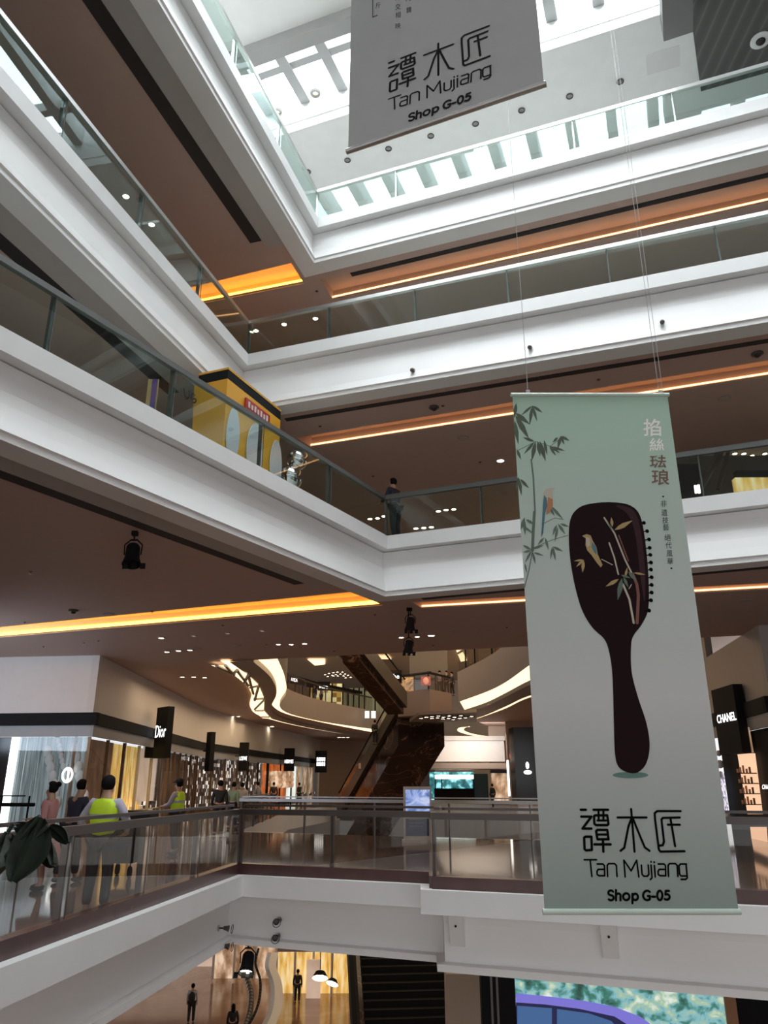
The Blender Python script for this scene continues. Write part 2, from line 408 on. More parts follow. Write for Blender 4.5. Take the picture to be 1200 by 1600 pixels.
# plate: far strip (n>0), side strips, beam and panel
rl, rr = -8.5, 20
def plate(mb, r0, r1, n0, n1, z0=ZC, z1=ZC+.35, m=0):
    mb.obox(rn(r0,n0,z0), RV*(r1-r0), NV*(n1-n0), (0,0,z1-z0), m); return mb
mb = MB()
plate(mb, -16, 26, 0, 16); plate(mb, -16, rl+2.3, -12, 0); plate(mb, 16.5, 26, -12, 0); plate(mb, -16, 26, -26, -12)
o = mb.build('ceiling', M['roofwhite']); struct(o, 'white ceiling framing the skylight above the top gallery', 'ceiling')
mb = MB(); plate(mb, rl+2.3, 3.2, -3.0, -2.55, ZC-.1, ZC+1.6); o = mb.build('trim_30', M['grey']); struct(o, 'brown steel beam crossing the skylight')
mb = MB(); plate(mb, rl+2.3, 3.2, -4.6, -3.0, ZC+.25, ZC+.6); o = mb.build('ceiling', M['roofwhite']); struct(o, 'white ceiling strip beside the skylight beam', 'ceiling')
mb = MB()
for r0, r1, n0, n1 in ((-6.2,16.5,-.02,.12),):
    plate(mb, r0, r1, n0, n1, ZC+.35, ZC+1.7)
plate(mb, -6.3, -6.15, -12, 0, ZC+.35, ZC+1.7)
o = mb.build('wall_skylight', M['roofwhite']); struct(o, 'white sides of the skylight well', 'wall')
M['rafter'] = mat('grey_rafter_paint', (.42,.43,.43), .5)
# rafters and crossbars
sky = thing('skylight_grid', 'grey grid of rafters and crossbars across the roof skylight', 'skylight', tuple(rn(5,0,1)))
rr_ = -5.4
while rr_ < 16:
    plate(MB(), rr_-.16, rr_+.16, -11.9, -.03, ZC+1.0, ZC+1.7).build('rafter', M['rafter'], sky)
    for n0 in (-1.35, -7.2, -10): plate(MB(), rr_+.16, rr_+1.14, n0-.12, n0+.12, ZC+1.05, ZC+1.4).build('crossbar', M['rafter'], sky)
    rr_ += 1.3
# grey metal panelled zone and box at upper right
pA = atz(1083,50,ZC-.06); pB = atz(1092,118,ZC-.06)
d = (flat(pB)-flat(pA)).normalized()
M['plank'] = ramp_mat('grey_plank_ceiling', 'wave', .9, [(.0,(.085,.085,.083)),(.9,(.105,.105,.10)),(1,(.15,.15,.145))], rough=.4)
q0 = flat(pB) + d*.6; q1 = flat(pA) - d*6
o = MB().obox(Vector((q0.x,q0.y,ZC-.07)), q1-q0, RV*9, (0,0,.06)).build('ceiling', M['plank']); struct(o, 'dark grey plank ceiling zone at upper right', 'ceiling')
b0 = atz(1037,65,ZC-.8); b1 = atz(1083,50,ZC-.8)
dd = (flat(b1)-flat(b0)); nn_ = -NV*5
o = MB().obox(b0, dd, nn_, (0,0,.8)).build('ceiling_duct', mat('mid_grey_duct', (.17,.17,.17), .5)); tag(o, 'boxy grey duct hanging from the roof beside the plank ceiling', 'duct')
# recessed spots along the white ceiling
def disc_light(name, p, r, label, group=None, rim='steel', lens='down', depth=.03, cat='ceiling light'):
    t = thing(name, label, cat, tuple(p), group=group)
    ring = MB().lathe(p, [(r*1.0,0),(r*1.25,0),(r*1.3,-depth*.5),(r*1.25,-depth),(r*.95,-depth),(r*.9,-.004),(0,-.004)], 18).build('trim_ring', M[rim], t, smooth=False)
    MB().lathe(p, [(r*.9,-.012),(0,-.012)], 18).build('lens', M[lens], t)
    return t
M['lens_off'] = mat('dull_lens', (.25,.25,.25), .3)
M['lens_mid'] = emis('faint_lens', (1,.9,.7), .8)
for u, v in [(481,268),(543,250),(607,232),(673,212),(743,193),(815,172),(890,150),(969,127)]:
    disc_light('recessed_spot', atz(u, v, ZC-.001), .085, 'small round recessed spot in the white ceiling row beside the skylight', 'row of ceiling spots beside the skylight', rim='dsteel', lens='lens_off')
for u, v, w in [(433,172,'left'),(493,143,'right')]:
    c = atz(u, v, ZC+1.0); t = thing('skylight_spotlight', f'small round spotlight on the skylight grid, the {w} of two', 'spotlight', tuple(c))
    MB().lathe(c, [(0,.02),(.14,.02),(.17,-.05),(.15,-.12),(.10,-.12),(.09,-.06),(0,-.06)], 18).build('lamp_body', M['grey'], t); MB().lathe(c, [(.09,-.062),(0,-.062)], 14).build('lens', M['lens_mid'], t)
c = atz(1188,62,ZC-.08); t = thing('dome_camera', 'large white-rimmed black dome camera on the plank ceiling', 'camera', tuple(c))
MB().lathe(c, [(0,0),(.26,0),(.27,-.04),(.18,-.06),(0,-.06)], 24).build('camera_housing', M['roofwhite'], t); MB().ball(c - Vector((0,0,.05)), .13, (1,1,.8)).build('dome', M['blackgloss'], t, smooth=True)
# small access hatch
h0 = atz(1036,95,ZC-.012); MBh = MB().obox(h0 - RV*.45 - NV*.35, RV*.9, NV*.7, (0,0,.012)); o = MBh.build('access_hatch', M['cap']); tag(o, 'pale square access hatch in the white ceiling', 'hatch')
# ================= hanging banners =================
def text_mesh(txt, extrude=0.0, bold=0.0, shear=0.0):
    cu = bpy.data.curves.new('t', 'FONT'); cu.body = txt; cu.size = 1; cu.extrude = extrude; cu.offset = bold; cu.shear = shear; cu.resolution_u = 3
    o = bpy.data.objects.new('t', cu); COL.objects.link(o)
    dg = bpy.context.evaluated_depsgraph_get(); me = bpy.data.meshes.new_from_object(o.evaluated_get(dg))
    vs = [v.co.copy() for v in me.vertices]; fs = [tuple(p.vertices) for p in me.polygons]
    bpy.data.objects.remove(o); bpy.data.curves.remove(cu); bpy.data.meshes.remove(me)
    if not vs: return [], []
    x0 = min(v.x for v in vs); x1 = max(v.x for v in vs); y0 = min(v.y for v in vs); y1 = max(v.y for v in vs)
    return [Vector(((v.x-x0)/(x1-x0), (v.y-y0)/(y1-y0), v.z)) for v in vs], fs
def put_text(txt, bl, br, tl, m, parent, name='lettering', lift=Vector((0,0,0)), bold=0, extrude=0, thick=None, label=None):
    vs, fs = text_mesh(txt, extrude, bold)
    bl, br, tl = Vector(bl), Vector(br), Vector(tl); mb = MB()
    n = (br-bl).cross(tl-bl).normalized()*(thick or 0)
    mb.add([bl + (br-bl)*v.x + (tl-bl)*v.y + (n*(v.z/extrude) if extrude else Vector((0,0,0))) + lift for v in vs], fs)
    o = mb.build(name, m, parent)
    if label: o['label'] = label
    return o
def ribbon(mb, pts, w, m=0, cap=True):              # flat stroke in a local 2D plane, pts (a,b)
    pts = [Vector((p[0], p[1])) for p in pts]
    for a, b in zip(pts, pts[1:]):
        d = (b-a)
        if d.length < 1e-6: continue
        d.normalize(); n = Vector((-d.y, d.x))*w/2
        mb.append([a-n, b-n, b+n, a+n])
    for p in pts:
        mb.append([p + Vector((math.cos(2*PI*i/10), math.sin(2*PI*i/10)))*w/2 for i in range(10)])
    return mb
class Sheet:                                        # a flat hanging sheet with local coordinates in metres
    def __init__(s, o, ax, W, Hh): s.o = Vector(o); s.ax = Vector(ax).normalized(); s.W = W; s.H = Hh; s.n = s.ax.cross(Vector((0,0,1))).normalized()
    def P(s, a, b, lift=0): return s.o + s.ax*a + Vector((0,0,b)) + s.n*lift
    def loc(s, u, v): q = onpl(u, v, s.o, s.n) - s.o; return (q.dot(s.ax), q.z)
    def polys(s, name, polys, m, parent, lift, label=None):
        mb = MB()
        for k, p in enumerate(polys): mb.poly([s.P(q[0], q[1], lift + k*2e-5) for q in p])
        o = mb.build(name, m, parent)
        if label: o['label'] = label
        return o
M['print_dark'] = mat('dark_print', (.004,.004,.004), .9, spec=.05)
M['print_grey'] = mat('charcoal_print', (.03,.03,.03), .9, spec=.05)
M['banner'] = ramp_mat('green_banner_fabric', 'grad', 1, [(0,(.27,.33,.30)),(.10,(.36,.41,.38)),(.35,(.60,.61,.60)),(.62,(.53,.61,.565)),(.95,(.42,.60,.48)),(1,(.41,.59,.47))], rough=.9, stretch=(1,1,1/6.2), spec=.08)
M['banner_g'] = mat('grey_banner_fabric', (.50,.51,.52), .6, spec=.3)
M['rail'] = mat('pale_banner_rail', (.52,.62,.55), .35)
M['wire'] = mat('steel_wire', (.5,.5,.5), .4, .5)
D1 = 8.8
bl = aty(848,1426,D1); br = aty(1152,1430,D1); tl = aty(803,615,D1); tr = aty(1045,617,D1)
x0 = (bl.x+tl.x)/2; x1 = (br.x+tr.x)/2; zb = (bl.z+br.z)/2; zt = (tl.z+tr.z)/2
S1 = Sheet((x0, D1, zb), (1,0,0), x1-x0, zt-zb)
# print layout, in photo pixels on the green banner
logo = []
def L(pts, w=7): logo.append(([(800+x/3, 1200+y/3) for x, y in pts], w/3))
L([(322,196),(346,196)],9); L([(324,228),(372,228),(330,284),(372,284)],9)
L([(372,290),(332,252)],0.1)
L([(344,322),(372,322),(374,384),(346,386),(340,380),(338,326),(344,322)],9)
L([(382,196),(450,196)],9); L([(390,222),(446,222),(452,262),(446,268),(394,268),(386,262),(384,226),(390,222)],9); L([(405,198),(406,246)],8); L([(428,198),(428,246)],8); L([(400,246),(440,246)],8)
L([(400,290),(446,290),(452,334),(400,334),(394,296),(400,290)],9); L([(398,312),(448,312)],8); L([(386,358),(462,358)],9); L([(426,338),(428,392)],9)
L([(494,232),(630,232)],8); L([(558,192),(574,392)],8); L([(560,236),(545,275),(526,374),(508,388)],8); L([(566,236),(600,320),(622,372),(644,388)],8)
L([(790,202),(680,202),(668,212),(670,240),(688,382),(696,392),(808,390)],8); L([(786,232),(706,234),(700,242),(712,345),(706,362),(690,364)],8); L([(730,266),(786,266)],8); L([(742,236),(764,366)],8)
word = []; word2 = []
def A_(x): return [(x+3,450),(x+30,450),(x+37,458),(x+38,505),(x+12,505),(x+3,499),(x+2,484),(x+8,475),(x+37,475)]
def N_(x): return [(x,508),(x-2,456),(x+5,448),(x+32,448),(x+41,457),(x+44,508)]
for q in ([(338,430),(396,430)],[(366,430),(374,508)],A_(396),N_(448),[(530,510),(524,432),(558,482),(584,432),(594,510)],[(606,455),(609,498),(617,507),(634,507),(641,498),(638,455)],[(651,455),(656,514),(648,523)],[(651,438),(651,441)],[(667,457),(671,510)],[(666,440),(666,443)],A_(682),N_(733),[(817,450),(789,450),(782,458),(785,498),(792,506),(818,506)],[(815,450),(821,514),(813,522),(792,522)]): word.append(([(800+x/3,1200+y/3) for x, y in q], 6/3))
def arc(cx, cy, rx, ry, a0, a1, n=10): return [(cx+rx*math.cos(math.radians(a0+(a1-a0)*i/n)), cy-ry*math.sin(math.radians(a0+(a1-a0)*i/n))) for i in range(n+1)]
for q in (arc(463,585,12,11,30,230)+arc(463,608,13,12,70,-140)[1:], [(487,572),(487,620)], [(487,597)]+arc(498,597,10,9,160,0,6)+[(508,620)], arc(535,603,15,16,0,360,16), [(564,590),(564,633)], arc(577,604,13,15,0,360,14), arc(633,597,19,22,50,310,14)+[(646,600),(636,600)], [(656,603),(670,603)], arc(692,597,12,22,0,360,16), [(735,576),(720,576),(718,593)]+arc(724,604,14,13,100,-130,9)): word2.append(([(800+x/3,1200+y/3) for x, y in q], 8/3))
def toloc(L): return [([S1.loc(*p) for p in pts], w*D1*1.18/1200) for pts, w in L]
logo_loc = [([S1.loc(*p) for p in pts], w*D1*1.18/1200) for pts, w in logo if w > .1]
def banner(S, t, fabric, ink, small):
    th = .006
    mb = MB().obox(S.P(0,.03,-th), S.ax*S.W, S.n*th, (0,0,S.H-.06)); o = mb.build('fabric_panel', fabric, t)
    for b, nm in ((0,'bottom_rail'),(S.H-.03,'top_rail')):
        p = S.P(-.02, b+.02, -.004); q = S.P(S.W+.02, b+.02, -.004); MB().tube(p, q, .03, 12).build(nm, M['rail'] if fabric is M['banner'] else M['cap'], t, smooth=False)
    ps = []
    for pts, w in logo_loc: ribbon(ps, pts, w)
    S.polys('company_logo', ps, ink, t, .003)
    for nm, W_ in (('company_name', word), ('shop_number', word2)):
        ps = []
        for pts, w in toloc(W_): ribbon(ps, pts, w)
        S.polys(nm, ps, ink, t, .003)
t = thing('hanging_banner', 'tall green hanging banner printed with a large dark hairbrush', 'banner', (x0, D1, zb))
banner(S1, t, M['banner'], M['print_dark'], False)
for u in (825, 1030, 1036):
    a, b = S1.loc(u, 616); MB().tube(S1.P(a,S1.H), S1.P(a + (.0 if u < 900 else 0),ZC-zb), .004, 5).build('suspension_wire', M['wire'], t)
for u in (825, 1033): a, b = S1.loc(u, 616); MB().box(S1.P(a,S1.H+.03), (.05,.03,.05)).build('hanging_clip', M['steel'], t)
# --- brush
def cat2(pts, n=5, closed=True):
    N = len(pts); out = []
    V = [Vector(p) for p in pts]
    for i in range(N if closed else N-1):
        p0 = V[i-1] if (closed or i) else V[0]; p1 = V[i]; p2 = V[(i+1) % N]; p3 = V[(i+2) % N] if (closed or i < N-2) else V[-1]
        for k in range(n):
            t_ = k/n; out.append(.5*((2*p1)+(p2-p0)*t_+(2*p0-5*p1+4*p2-p3)*t_*t_+(3*p1-p0-3*p2+p3)*t_**3))
    if not closed: out.append(V[-1])
    return out
M['brush'] = mat('dark_plum_print', (.017,.007,.009), .8, spec=.1)
M['brush_hi'] = mat('plum_edge_print', (.05,.024,.03), .8, spec=.1)
brush = [(930,786),(960,785),(985,790),(1000,806),(1008,845),(1013,900),(1013,950),(1003,975),(990,993),(986,1010),(987,1050),(997,1090),(1010,1130),(1015,1165),(1010,1192),(998,1206),(985,1208),(968,1200),(961,1180),(959,1130),(957,1060),(953,1025),(945,1000),(925,980),(908,950),(895,900),(889,850),(891,812),(905,793)]
bristles = [(1003,817),(1008,830),(1011,843),(1012,856),(1013,867),(1014,879),(1014,890),(1015,902),(1015,914),(1015,926),(1014,938),(1011,954)]
def lp(S, pts): return [S.loc(*p) for p in pts]
S1.polys('printed_hairbrush', [lp(S1, cat2(brush))], M['brush'], t, .003)
S1.polys('brush_highlight', [lp(S1, cat2([(962,790),(985,794),(997,812),(1004,850),(1008,900),(1007,940),(1001,905),(996,860),(990,825),(980,803)]))], M['brush_hi'], t, .0036)
ps = []
for i, (u, v) in enumerate(bristles):
    ribbon(ps, lp(S1, [(u-4,v+1),(u+3,v)]), .014); c0 = S1.loc(u+3, v); ps.append([(c0[0]+math.cos(k*PI/6)*.024, c0[1]+math.sin(k*PI/6)*.024) for k in range(12)])
S1.polys('brush_bristles', ps, M['print_dark'], t, .0022)
# soft shadow ellipse printed under the handle
M['print_teal'] = mat('teal_print', (.10,.20,.17), .6)
S1.polys('printed_shade', [lp(S1, [(985+28*math.cos(k*PI/10), 1211+5*math.sin(k*PI/10)) for k in range(20)])], M['print_teal'], t, .002)
def leaf(p, q, w):                                   # lens from p to q, width w px
    p = Vector(p); q = Vector(q); d = q-p; n = Vector((-d.y, d.x)).normalized()*w/2
    return [p, p+d*.25+n*.8, p+d*.5+n, p+d*.8+n*.45, q, p+d*.8-n*.45, p+d*.5-n, p+d*.25-n*.8]
M['p_green'] = mat('dark_green_print', (.075,.10,.065), .6); M['p_green2'] = mat('soft_green_print', (.11,.16,.12), .6)
M['p_gold'] = mat('gold_print', (.42,.30,.12), .5); M['p_cream'] = mat('cream_print', (.50,.45,.36), .5); M['p_blue'] = mat('blue_print', (.07,.17,.22), .5)
M['p_orange'] = mat('orange_print', (.45,.20,.09), .5); M['p_red'] = mat('red_brown_print', (.20,.07,.05), .5); M['p_cal'] = mat('bronze_print', (.17,.10,.065), .5); M['p_silver'] = mat('silver_print', (.95,.93,.87), .5)
# bamboo at left
def px6(x, y): return (800+x/3, 400+y/3)
def px3(x, y): return (800+x/3, 780+y/3)
lv = []
for a, b, w in [((95,702),(42,748),12),((95,702),(82,794),16),((95,702),(118,776),14),((95,702),(144,735),14),((20,690),(10,760),18),((15,735),(84,790),22),((15,745),(80,858),26),((12,770),(30,885),20),
    ((105,870),(50,850),14),((105,872),(55,930),14),((110,870),(92,962),20),((120,868),(132,940),18),((130,868),(158,962),22),((150,862),(165,935),14),((215,850),(190,875),12),((228,845),(214,905),16),((228,845),(270,866),14),((228,845),(246,885),12),((175,890),(205,935),12),((180,893),(250,914),12),((178,890),(225,925),12),((22,905),(42,955),14),
    ((30,1035),(20,1100),14),((32,1040),(45,1125),16),((38,1045),(80,1090),14)]:
    lv.append(lp(S1, leaf(px6(*a), px6(*b), w/3)))
S1.polys('printed_bamboo_leaves', lv, M['p_green'], t, .002)
ps = []
ribbon(ps, lp(S1, [px6(90,955),px6(100,1040),px6(108,1200)]), .02); ribbon(ps, lp(S1, [px3(105,60),px3(100,140),px3(96,240)]), .035); ribbon(ps, lp(S1, [px3(96,240),px3(80,330),px3(58,415)]), .012)
ribbon(ps, lp(S1, [px6(28,912),px6(110,870),px6(180,892),px6(240,845)]), .008); ribbon(ps, lp(S1, [px3(140,118),px3(200,88),px3(240,95)]), .008); ribbon(ps, lp(S1, [px3(96,230),px3(190,190),px3(262,170)]), .008)
S1.polys('printed_bamboo_stem', ps, M['p_green2'], t, .0018)
lv = []
for a, b, w in [((60,85),(40,145),16),((55,90),(62,170),16),((65,95),(104,118),14),((40,120),(100,160),12),((175,35),(200,80),12),((180,30),(240,95),14),((210,120),(190,170),14),((215,115),(250,165),14),((225,115),(268,130),12),((215,130),(200,200),12),((150,180),(120,215),12),((155,180),(172,240),12),((190,222),(205,290),12),((188,225),(180,285),10),((190,222),(240,245),12),((92,240),(60,300),12),((95,245),(110,305),12),((90,240),(50,250),12),((92,235),(150,215),12),((100,250),(150,265),10),((50,215),(95,240),12),((60,300),(70,350),8)]:
    lv.append(lp(S1, leaf(px3(*a), px3(*b), w/3)))
S1.polys('printed_bamboo_leaves', lv, M['p_green2'], t, .0026)
# birds
S1.polys('printed_bird', [lp(S1, [px6(*q) for q in [(148,1108),(160,1092),(182,1086),(204,1088),(190,1100),(192,1140),(188,1180),(175,1200),(150,1200),(148,1170),(150,1140)]])], M['p_cream'], t, .0028)
S1.polys('bird_wing', [lp(S1, [px6(*q) for q in [(150,1120),(162,1135),(166,1170),(155,1210),(146,1300),(136,1318),(140,1260),(144,1170)]])], M['p_blue'], t, .0032)
S1.polys('bird_breast', [lp(S1, [px6(*q) for q in [(168,1130),(190,1140),(192,1170),(178,1200),(160,1215),(164,1180)]])], M['p_orange'], t, .0034)
S1.polys('printed_bird', [lp(S1, [px3(*q) for q in [(328,172),(350,164),(368,170),(378,195),(395,225),(402,260),(424,308),(416,320),(398,300),(372,262),(352,240),(344,215),(346,185)]])], M['p_gold'], t, .0040)
S1.polys('bird_wing', [lp(S1, [px3(*q) for q in [(374,200),(392,222),(400,262),(385,250),(372,225)]])], M['p_blue'], t, .0044)
S1.polys('bird_breast', [lp(S1, [px3(*q) for q in [(345,178),(362,182),(366,215),(352,225),(346,205)]])], M['p_cream'], t, .0044)
ps = []
for pts, w in (([(432,88),(480,160),(530,285),(560,345)],.02),([(455,205),(478,270),(498,352)],.018),([(420,282),(470,308)],.010),([(520,400),(550,470),(570,580)],.025),([(548,420),(560,400)],.01)): ribbon(ps, lp(S1, [px3(*q) for q in pts]), w)
S1.polys('printed_branch', ps, M['p_cream'], t, .0040)
ps = []
for pts, w in (([(565,350),(585,400),(592,450),(586,580)],.035),([(500,170),(545,290)],.014)): ribbon(ps, lp(S1, [px3(*q) for q in pts]), w)
S1.polys('printed_red_branch', ps, M['p_red'], t, .0042)
lv = [lp(S1, leaf(px3(*a), px3(*b), w/3)) for a, b, w in [((480,145),(565,100),22),((470,130),(465,85),14),((500,375),(438,410),18),((570,345),(625,354),10),((335,285),(330,345),16),((335,285),(290,290),10),((335,285),(300,318),12),((530,365),(540,320),12)]]
S1.polys('printed_gold_leaves', lv, M['p_gold'], t, .0046)
lv = [lp(S1, leaf(px3(*a), px3(*b), w/3)) for a, b, w in [((515,370),(495,475),24),((522,365),(545,415),14),((545,340),(585,385),18),((510,355),(555,370),12),((470,150),(445,100),6)]]
S1.polys('printed_grey_leaves', lv, M['p_green2'], t, .0048)
# characters at the right edge
def ch(txt, S, cx, cy, w, h, m, bold=.01, par=None):
    a = S.P(*S1.loc(cx-w/2, cy+h/2), .003); b = S.P(*S1.loc(cx+w/2, cy+h/2), .003); c = S.P(*S1.loc(cx-w/2, cy-h/2), .003)
    put_text(txt, a, b, c, m, par, bold=bold)
for c, x, y, w, h, m in (('掐',1019,668,28,27,'p_silver'),('絲',1026,695,23,21,'p_silver'),('琺',1028,721,26,20,'p_cal'),('琅',1032,746,28,25,'p_cal')): ch(c, S1, x, y, w, h, M[m], .014, t)
for c, x, y in (('非',1037,787),('遺',1038,801),('技',1039.5,813),('藝',1040.5,824),('絕',1043,840),('代',1044.5,852),('風',1046,865),('華',1047,877)): ch(c, S1, x, y, 9.5, 10, M['print_grey'], 0, t)
S1.polys('printed_dots', [[(S1.loc(u,v)[0]+.012*math.cos(k*PI/4), S1.loc(u,v)[1]+.012*math.sin(k*PI/4)) for k in range(8)] for u, v in ((1036,776),(1049,888))], M['print_grey'], t, .003)
# --- second banner, higher up
zu = EYE + 6.05
ul = atz(544,238,zu); ur = atz(850,134,zu)
ax = (ur-ul); W2 = ax.length
S2 = Sheet(ul, ax, W2, 6.0)
k2 = W2/S1.W
_P = S2.P
class Sheet2(Sheet):
    def P(s, a, b, lift=0): return Sheet.P(s, a*s.k, b*s.k, lift)
S2 = Sheet2(ul, ax, W2, 6.0*k2); S2.k = k2; S2.W = S1.W; S2.H = S1.H
t2 = thing('hanging_banner', 'grey hanging banner with shop lettering, high up before the skylight', 'banner', tuple(ul))
S2W = S2.W
_ax = S2.ax; 
def banner2():
    S = S2; th = .006
    MB().obox(S.P(0,.03,-th), S.ax*S.W*k2, S.n*th, (0,0,(S.H-.06)*k2)).build('fabric_panel', M['banner_g'], t2)
    for b, nm in ((0,'bottom_rail'),(S.H-.03,'top_rail')): MB().tube(S.P(-.02,b+.02,-.004), S.P(S.W+.02,b+.02,-.004), .03, 12).build(nm, M['steel'], t2)
    ps = []
    for pts, w in logo_loc: ribbon(ps, pts, w)
    S.polys('company_logo', ps, M['print_grey'], t2, .003)
    for nm, W_ in (('company_name', word), ('shop_number', word2)):
        ps = []
        for pts, w in toloc(W_): ribbon(ps, pts, w)
        S.polys(nm, ps, M['print_grey'], t2, .003)
    def at2(u, v): q = onpl(u, v, S2.o, S2.n) - S2.o; return S2.o + q + S2.n*.003
    for c, u, v in (('映',622,41),('相',622,24),('交',622,11),('輝',622,-3),('鏡',639,16),('月',638,-2),('斤',591,9)):
        put_text(c, at2(u-4, v+5), at2(u+4, v+3.5), at2(u-4, v-4), M['print_grey'], t2, bold=0)
    mb = MB(); a = at2(582,28); mb.obox(a, S.ax*.06, S.n*.001, (0,0,.012)); mb.obox(a, S.ax*.008, S.n*.001, (0,0,.6)); mb.build('printed_bracket', M['print_grey'], t2)
    for a in (.2, S.W-.2): MB().tube(S.P(a,S.H,0), S.P(a, (ZC-ul.z)/k2, 0), .004, 5).build('suspension_wire', M['wire'], t2)
banner2()
# ================= shops of the ground floor =================
UP = Vector((0,0,1))
def vpl(a, b): a = Vector((a[0],a[1],0)); b = Vector((b[0],b[1],0)); d = (b-a).normalized(); return a, Vector((d.y,-d.x,0))
LW = [(-24,29.6),(-10.3,28.0),(-11.1,48),(-9.3,65),(-6.7,84),(-2,92)]
o = MB()
for a, b in zip(LW, LW[1:]): o.wall(a, b, 3.95, 6.0, .25)
struct(o.build('wall_shops_left', M['cream']), 'plain cream wall above the row of shops on the left', 'wall')
FZ = 3.95
t = thing('shop_fascia', 'long black fascia band above the shop windows on the left', 'fascia', (-10.3,28,3.4))
def inward(pts, d): return [Vector(p) for p in offs([Vector((x,y,0)) for x, y in pts], d, False)]
fo = inward(LW, -.23); fb = inward(LW, .1)
for a, b in zip(fo, fo[1:]): MB().wall(a, b, FZ-.40, FZ+.02, .2).build('black_band', M['black'], t)
fo = inward(LW, -.13)
M['frieze'] = mat('grey_frieze', (.30,.30,.30), .5)
for a, b in zip(fo, fo[1:]): MB().wall(a, b, FZ-.78, FZ-.40, .1).build('lower_frieze', M['frieze'], t)
# shop materials: lit interiors
M['curtain'] = ramp_mat('silvery_chain_curtain', 'noise', 2.2, [(.30,(.16,.20,.22)),(.45,(.30,.35,.37)),(.62,(.52,.58,.60)),(.75,(.75,.80,.82))], rough=.4, emit=.22, stretch=(6,6,.25), detail=8)
M['int_warm'] = ramp_mat('warm_lit_interior', 'noise', 2, [(.35,(.22,.12,.06)),(.5,(.5,.32,.2)),(.65,(.9,.7,.5))], emit=.6, stretch=(1,1,.5))
M['int_gold'] = ramp_mat('gold_lit_interior', 'noise', 2, [(.3,(.5,.28,.06)),(.5,(.9,.58,.16)),(.65,(1,.85,.5))], emit=.55, stretch=(2,2,.4))
M['int_pink'] = ramp_mat('pale_rose_interior', 'noise', .6, [(.3,(.55,.40,.30)),(.6,(.75,.58,.46))], emit=.5)
M['int_dark'] = ramp_mat('dark_shop_interior', 'cell', 4, [(0,(.006,.005,.005)),(.72,(.03,.02,.015)),(.86,(.25,.14,.08)),(.97,(1,.8,.6))], emit=.7)
M['int_goods'] = ramp_mat('bright_goods_display', 'cell', 4.5, [(0,(.008,.006,.006)),(.55,(.03,.018,.015)),(.66,(.16,.11,.08)),(.78,(.05,.035,.03)),(.88,(.6,.5,.42)),(.97,(1,.97,.92))], emit=.8)
M['int_orange'] = ramp_mat('orange_lit_wall', 'noise', .8, [(.3,(.25,.04,.01)),(.6,(.75,.18,.03)),(.8,(1,.4,.1))], emit=.7)
M['int_white'] = ramp_mat('white_lit_panel', 'noise', 1, [(.3,(.6,.68,.62)),(.6,(.95,1,.94))], emit=1.0)
M['int_teal'] = ramp_mat('teal_lit_kiosk', 'noise', 1.6, [(.35,(.01,.04,.05)),(.5,(.03,.18,.2)),(.62,(.3,.8,.9)),(.7,(.9,1,1))], emit=.8)
M['int_brown'] = ramp_mat('dim_brown_interior', 'noise', 1, [(.3,(.07,.035,.02)),(.6,(.18,.09,.05))], emit=.3, stretch=(3,3,1))
M['int_bronze'] = ramp_mat('bronze_lit_interior', 'noise', 1.5, [(.3,(.015,.01,.008)),(.52,(.06,.035,.022)),(.62,(.20,.12,.07)),(.70,(.6,.45,.3))], emit=.4, stretch=(2,2,.3), detail=6)
M['bronze'] = mat('bronze_frame', (.22,.13,.07), .3, .7)
M['whitestrip'] = emis('white_light_strip', (1,.98,.93), 3)
M['wglass2'] = glass_mat('thin_clear_shop_glass', (.93,.94,.94), 1.12, 0, .02)
M['wglass'] = glass_mat('shop_window_glass', (.86,.88,.88), 1.45, 0, .02)
def shopfront(a, b, z1, label, inner, depth=1.2, nm=3, frame='black', goods=0, gm='int_goods', z0=0, cat='shop front', seed=0):
    a = Vector((a[0],a[1],0)); b = Vector((b[0],b[1],0)); d = b-a; L = d.length; u = d/L; n = Vector((-u.y,u.x,0))
    t = thing('shop', label, cat, (a.x,a.y,z0))
    MB().obox(a + n*depth + UP*z0, d, n*.06, UP*(z1-z0)).build('back_wall', M[inner], t)
    mb = MB()
    for i in range(nm+1):
        p = a + d*(i/nm) - u*(.05 if i else 0); MB().obox(p + UP*z0, u*.07, n*.12, UP*(z1-z0)).build('window_frame', M[frame], t)
    MB().obox(a + UP*(z0+.01) + n*.03, d, n*.015, UP*(z1-z0-.02)).build('window_pane', M['wglass2'], t)
    MB().obox(a + UP*(z0+.0) + n*.15, d, n*(depth-.2), UP*.14).build('display_plinth', M['cream'] if goods else M[frame], t)
    r = random.Random(seed)
    for k in range(goods):
        zz = z0 + .5 + k*.55
        if zz > z1-.4: break
        MB().obox(a + n*(depth-.4) + u*.1 + UP*zz, d - u*.2, n*.38, UP*.04).build('display_shelf', M['cream'], t)
        mb = MB(); q = .15
        while q < L-.3:
            w = r.uniform(.12,.3); h = r.uniform(.12,.34)
            mb.obox(a + n*(depth-.3) + u*q + UP*(zz+.04), u*w, n*.2, UP*h); q += w + r.uniform(.05,.25)
        g = mb.build('shelf_goods', M[gm], t); g['kind'] = 'stuff'
    return t
# front with the silvery curtain
z1 = FZ-.78
cu0 = (-13.75,28.40); cu1 = (-10.42,28.02)
t = thing('shop', 'shop front hung with a silvery chain curtain and a round white emblem', 'shop front', (-12,28.2,0))
MB().wall((-24,29.5),(-13.22,28.52), 0, z1, .3).build('dark_panel', M['blackgloss'], t)
MB().wall((-13.20,28.36),(-12.98,28.34), 0, z1, .15).build('light_strip', M['whitestrip'], t)
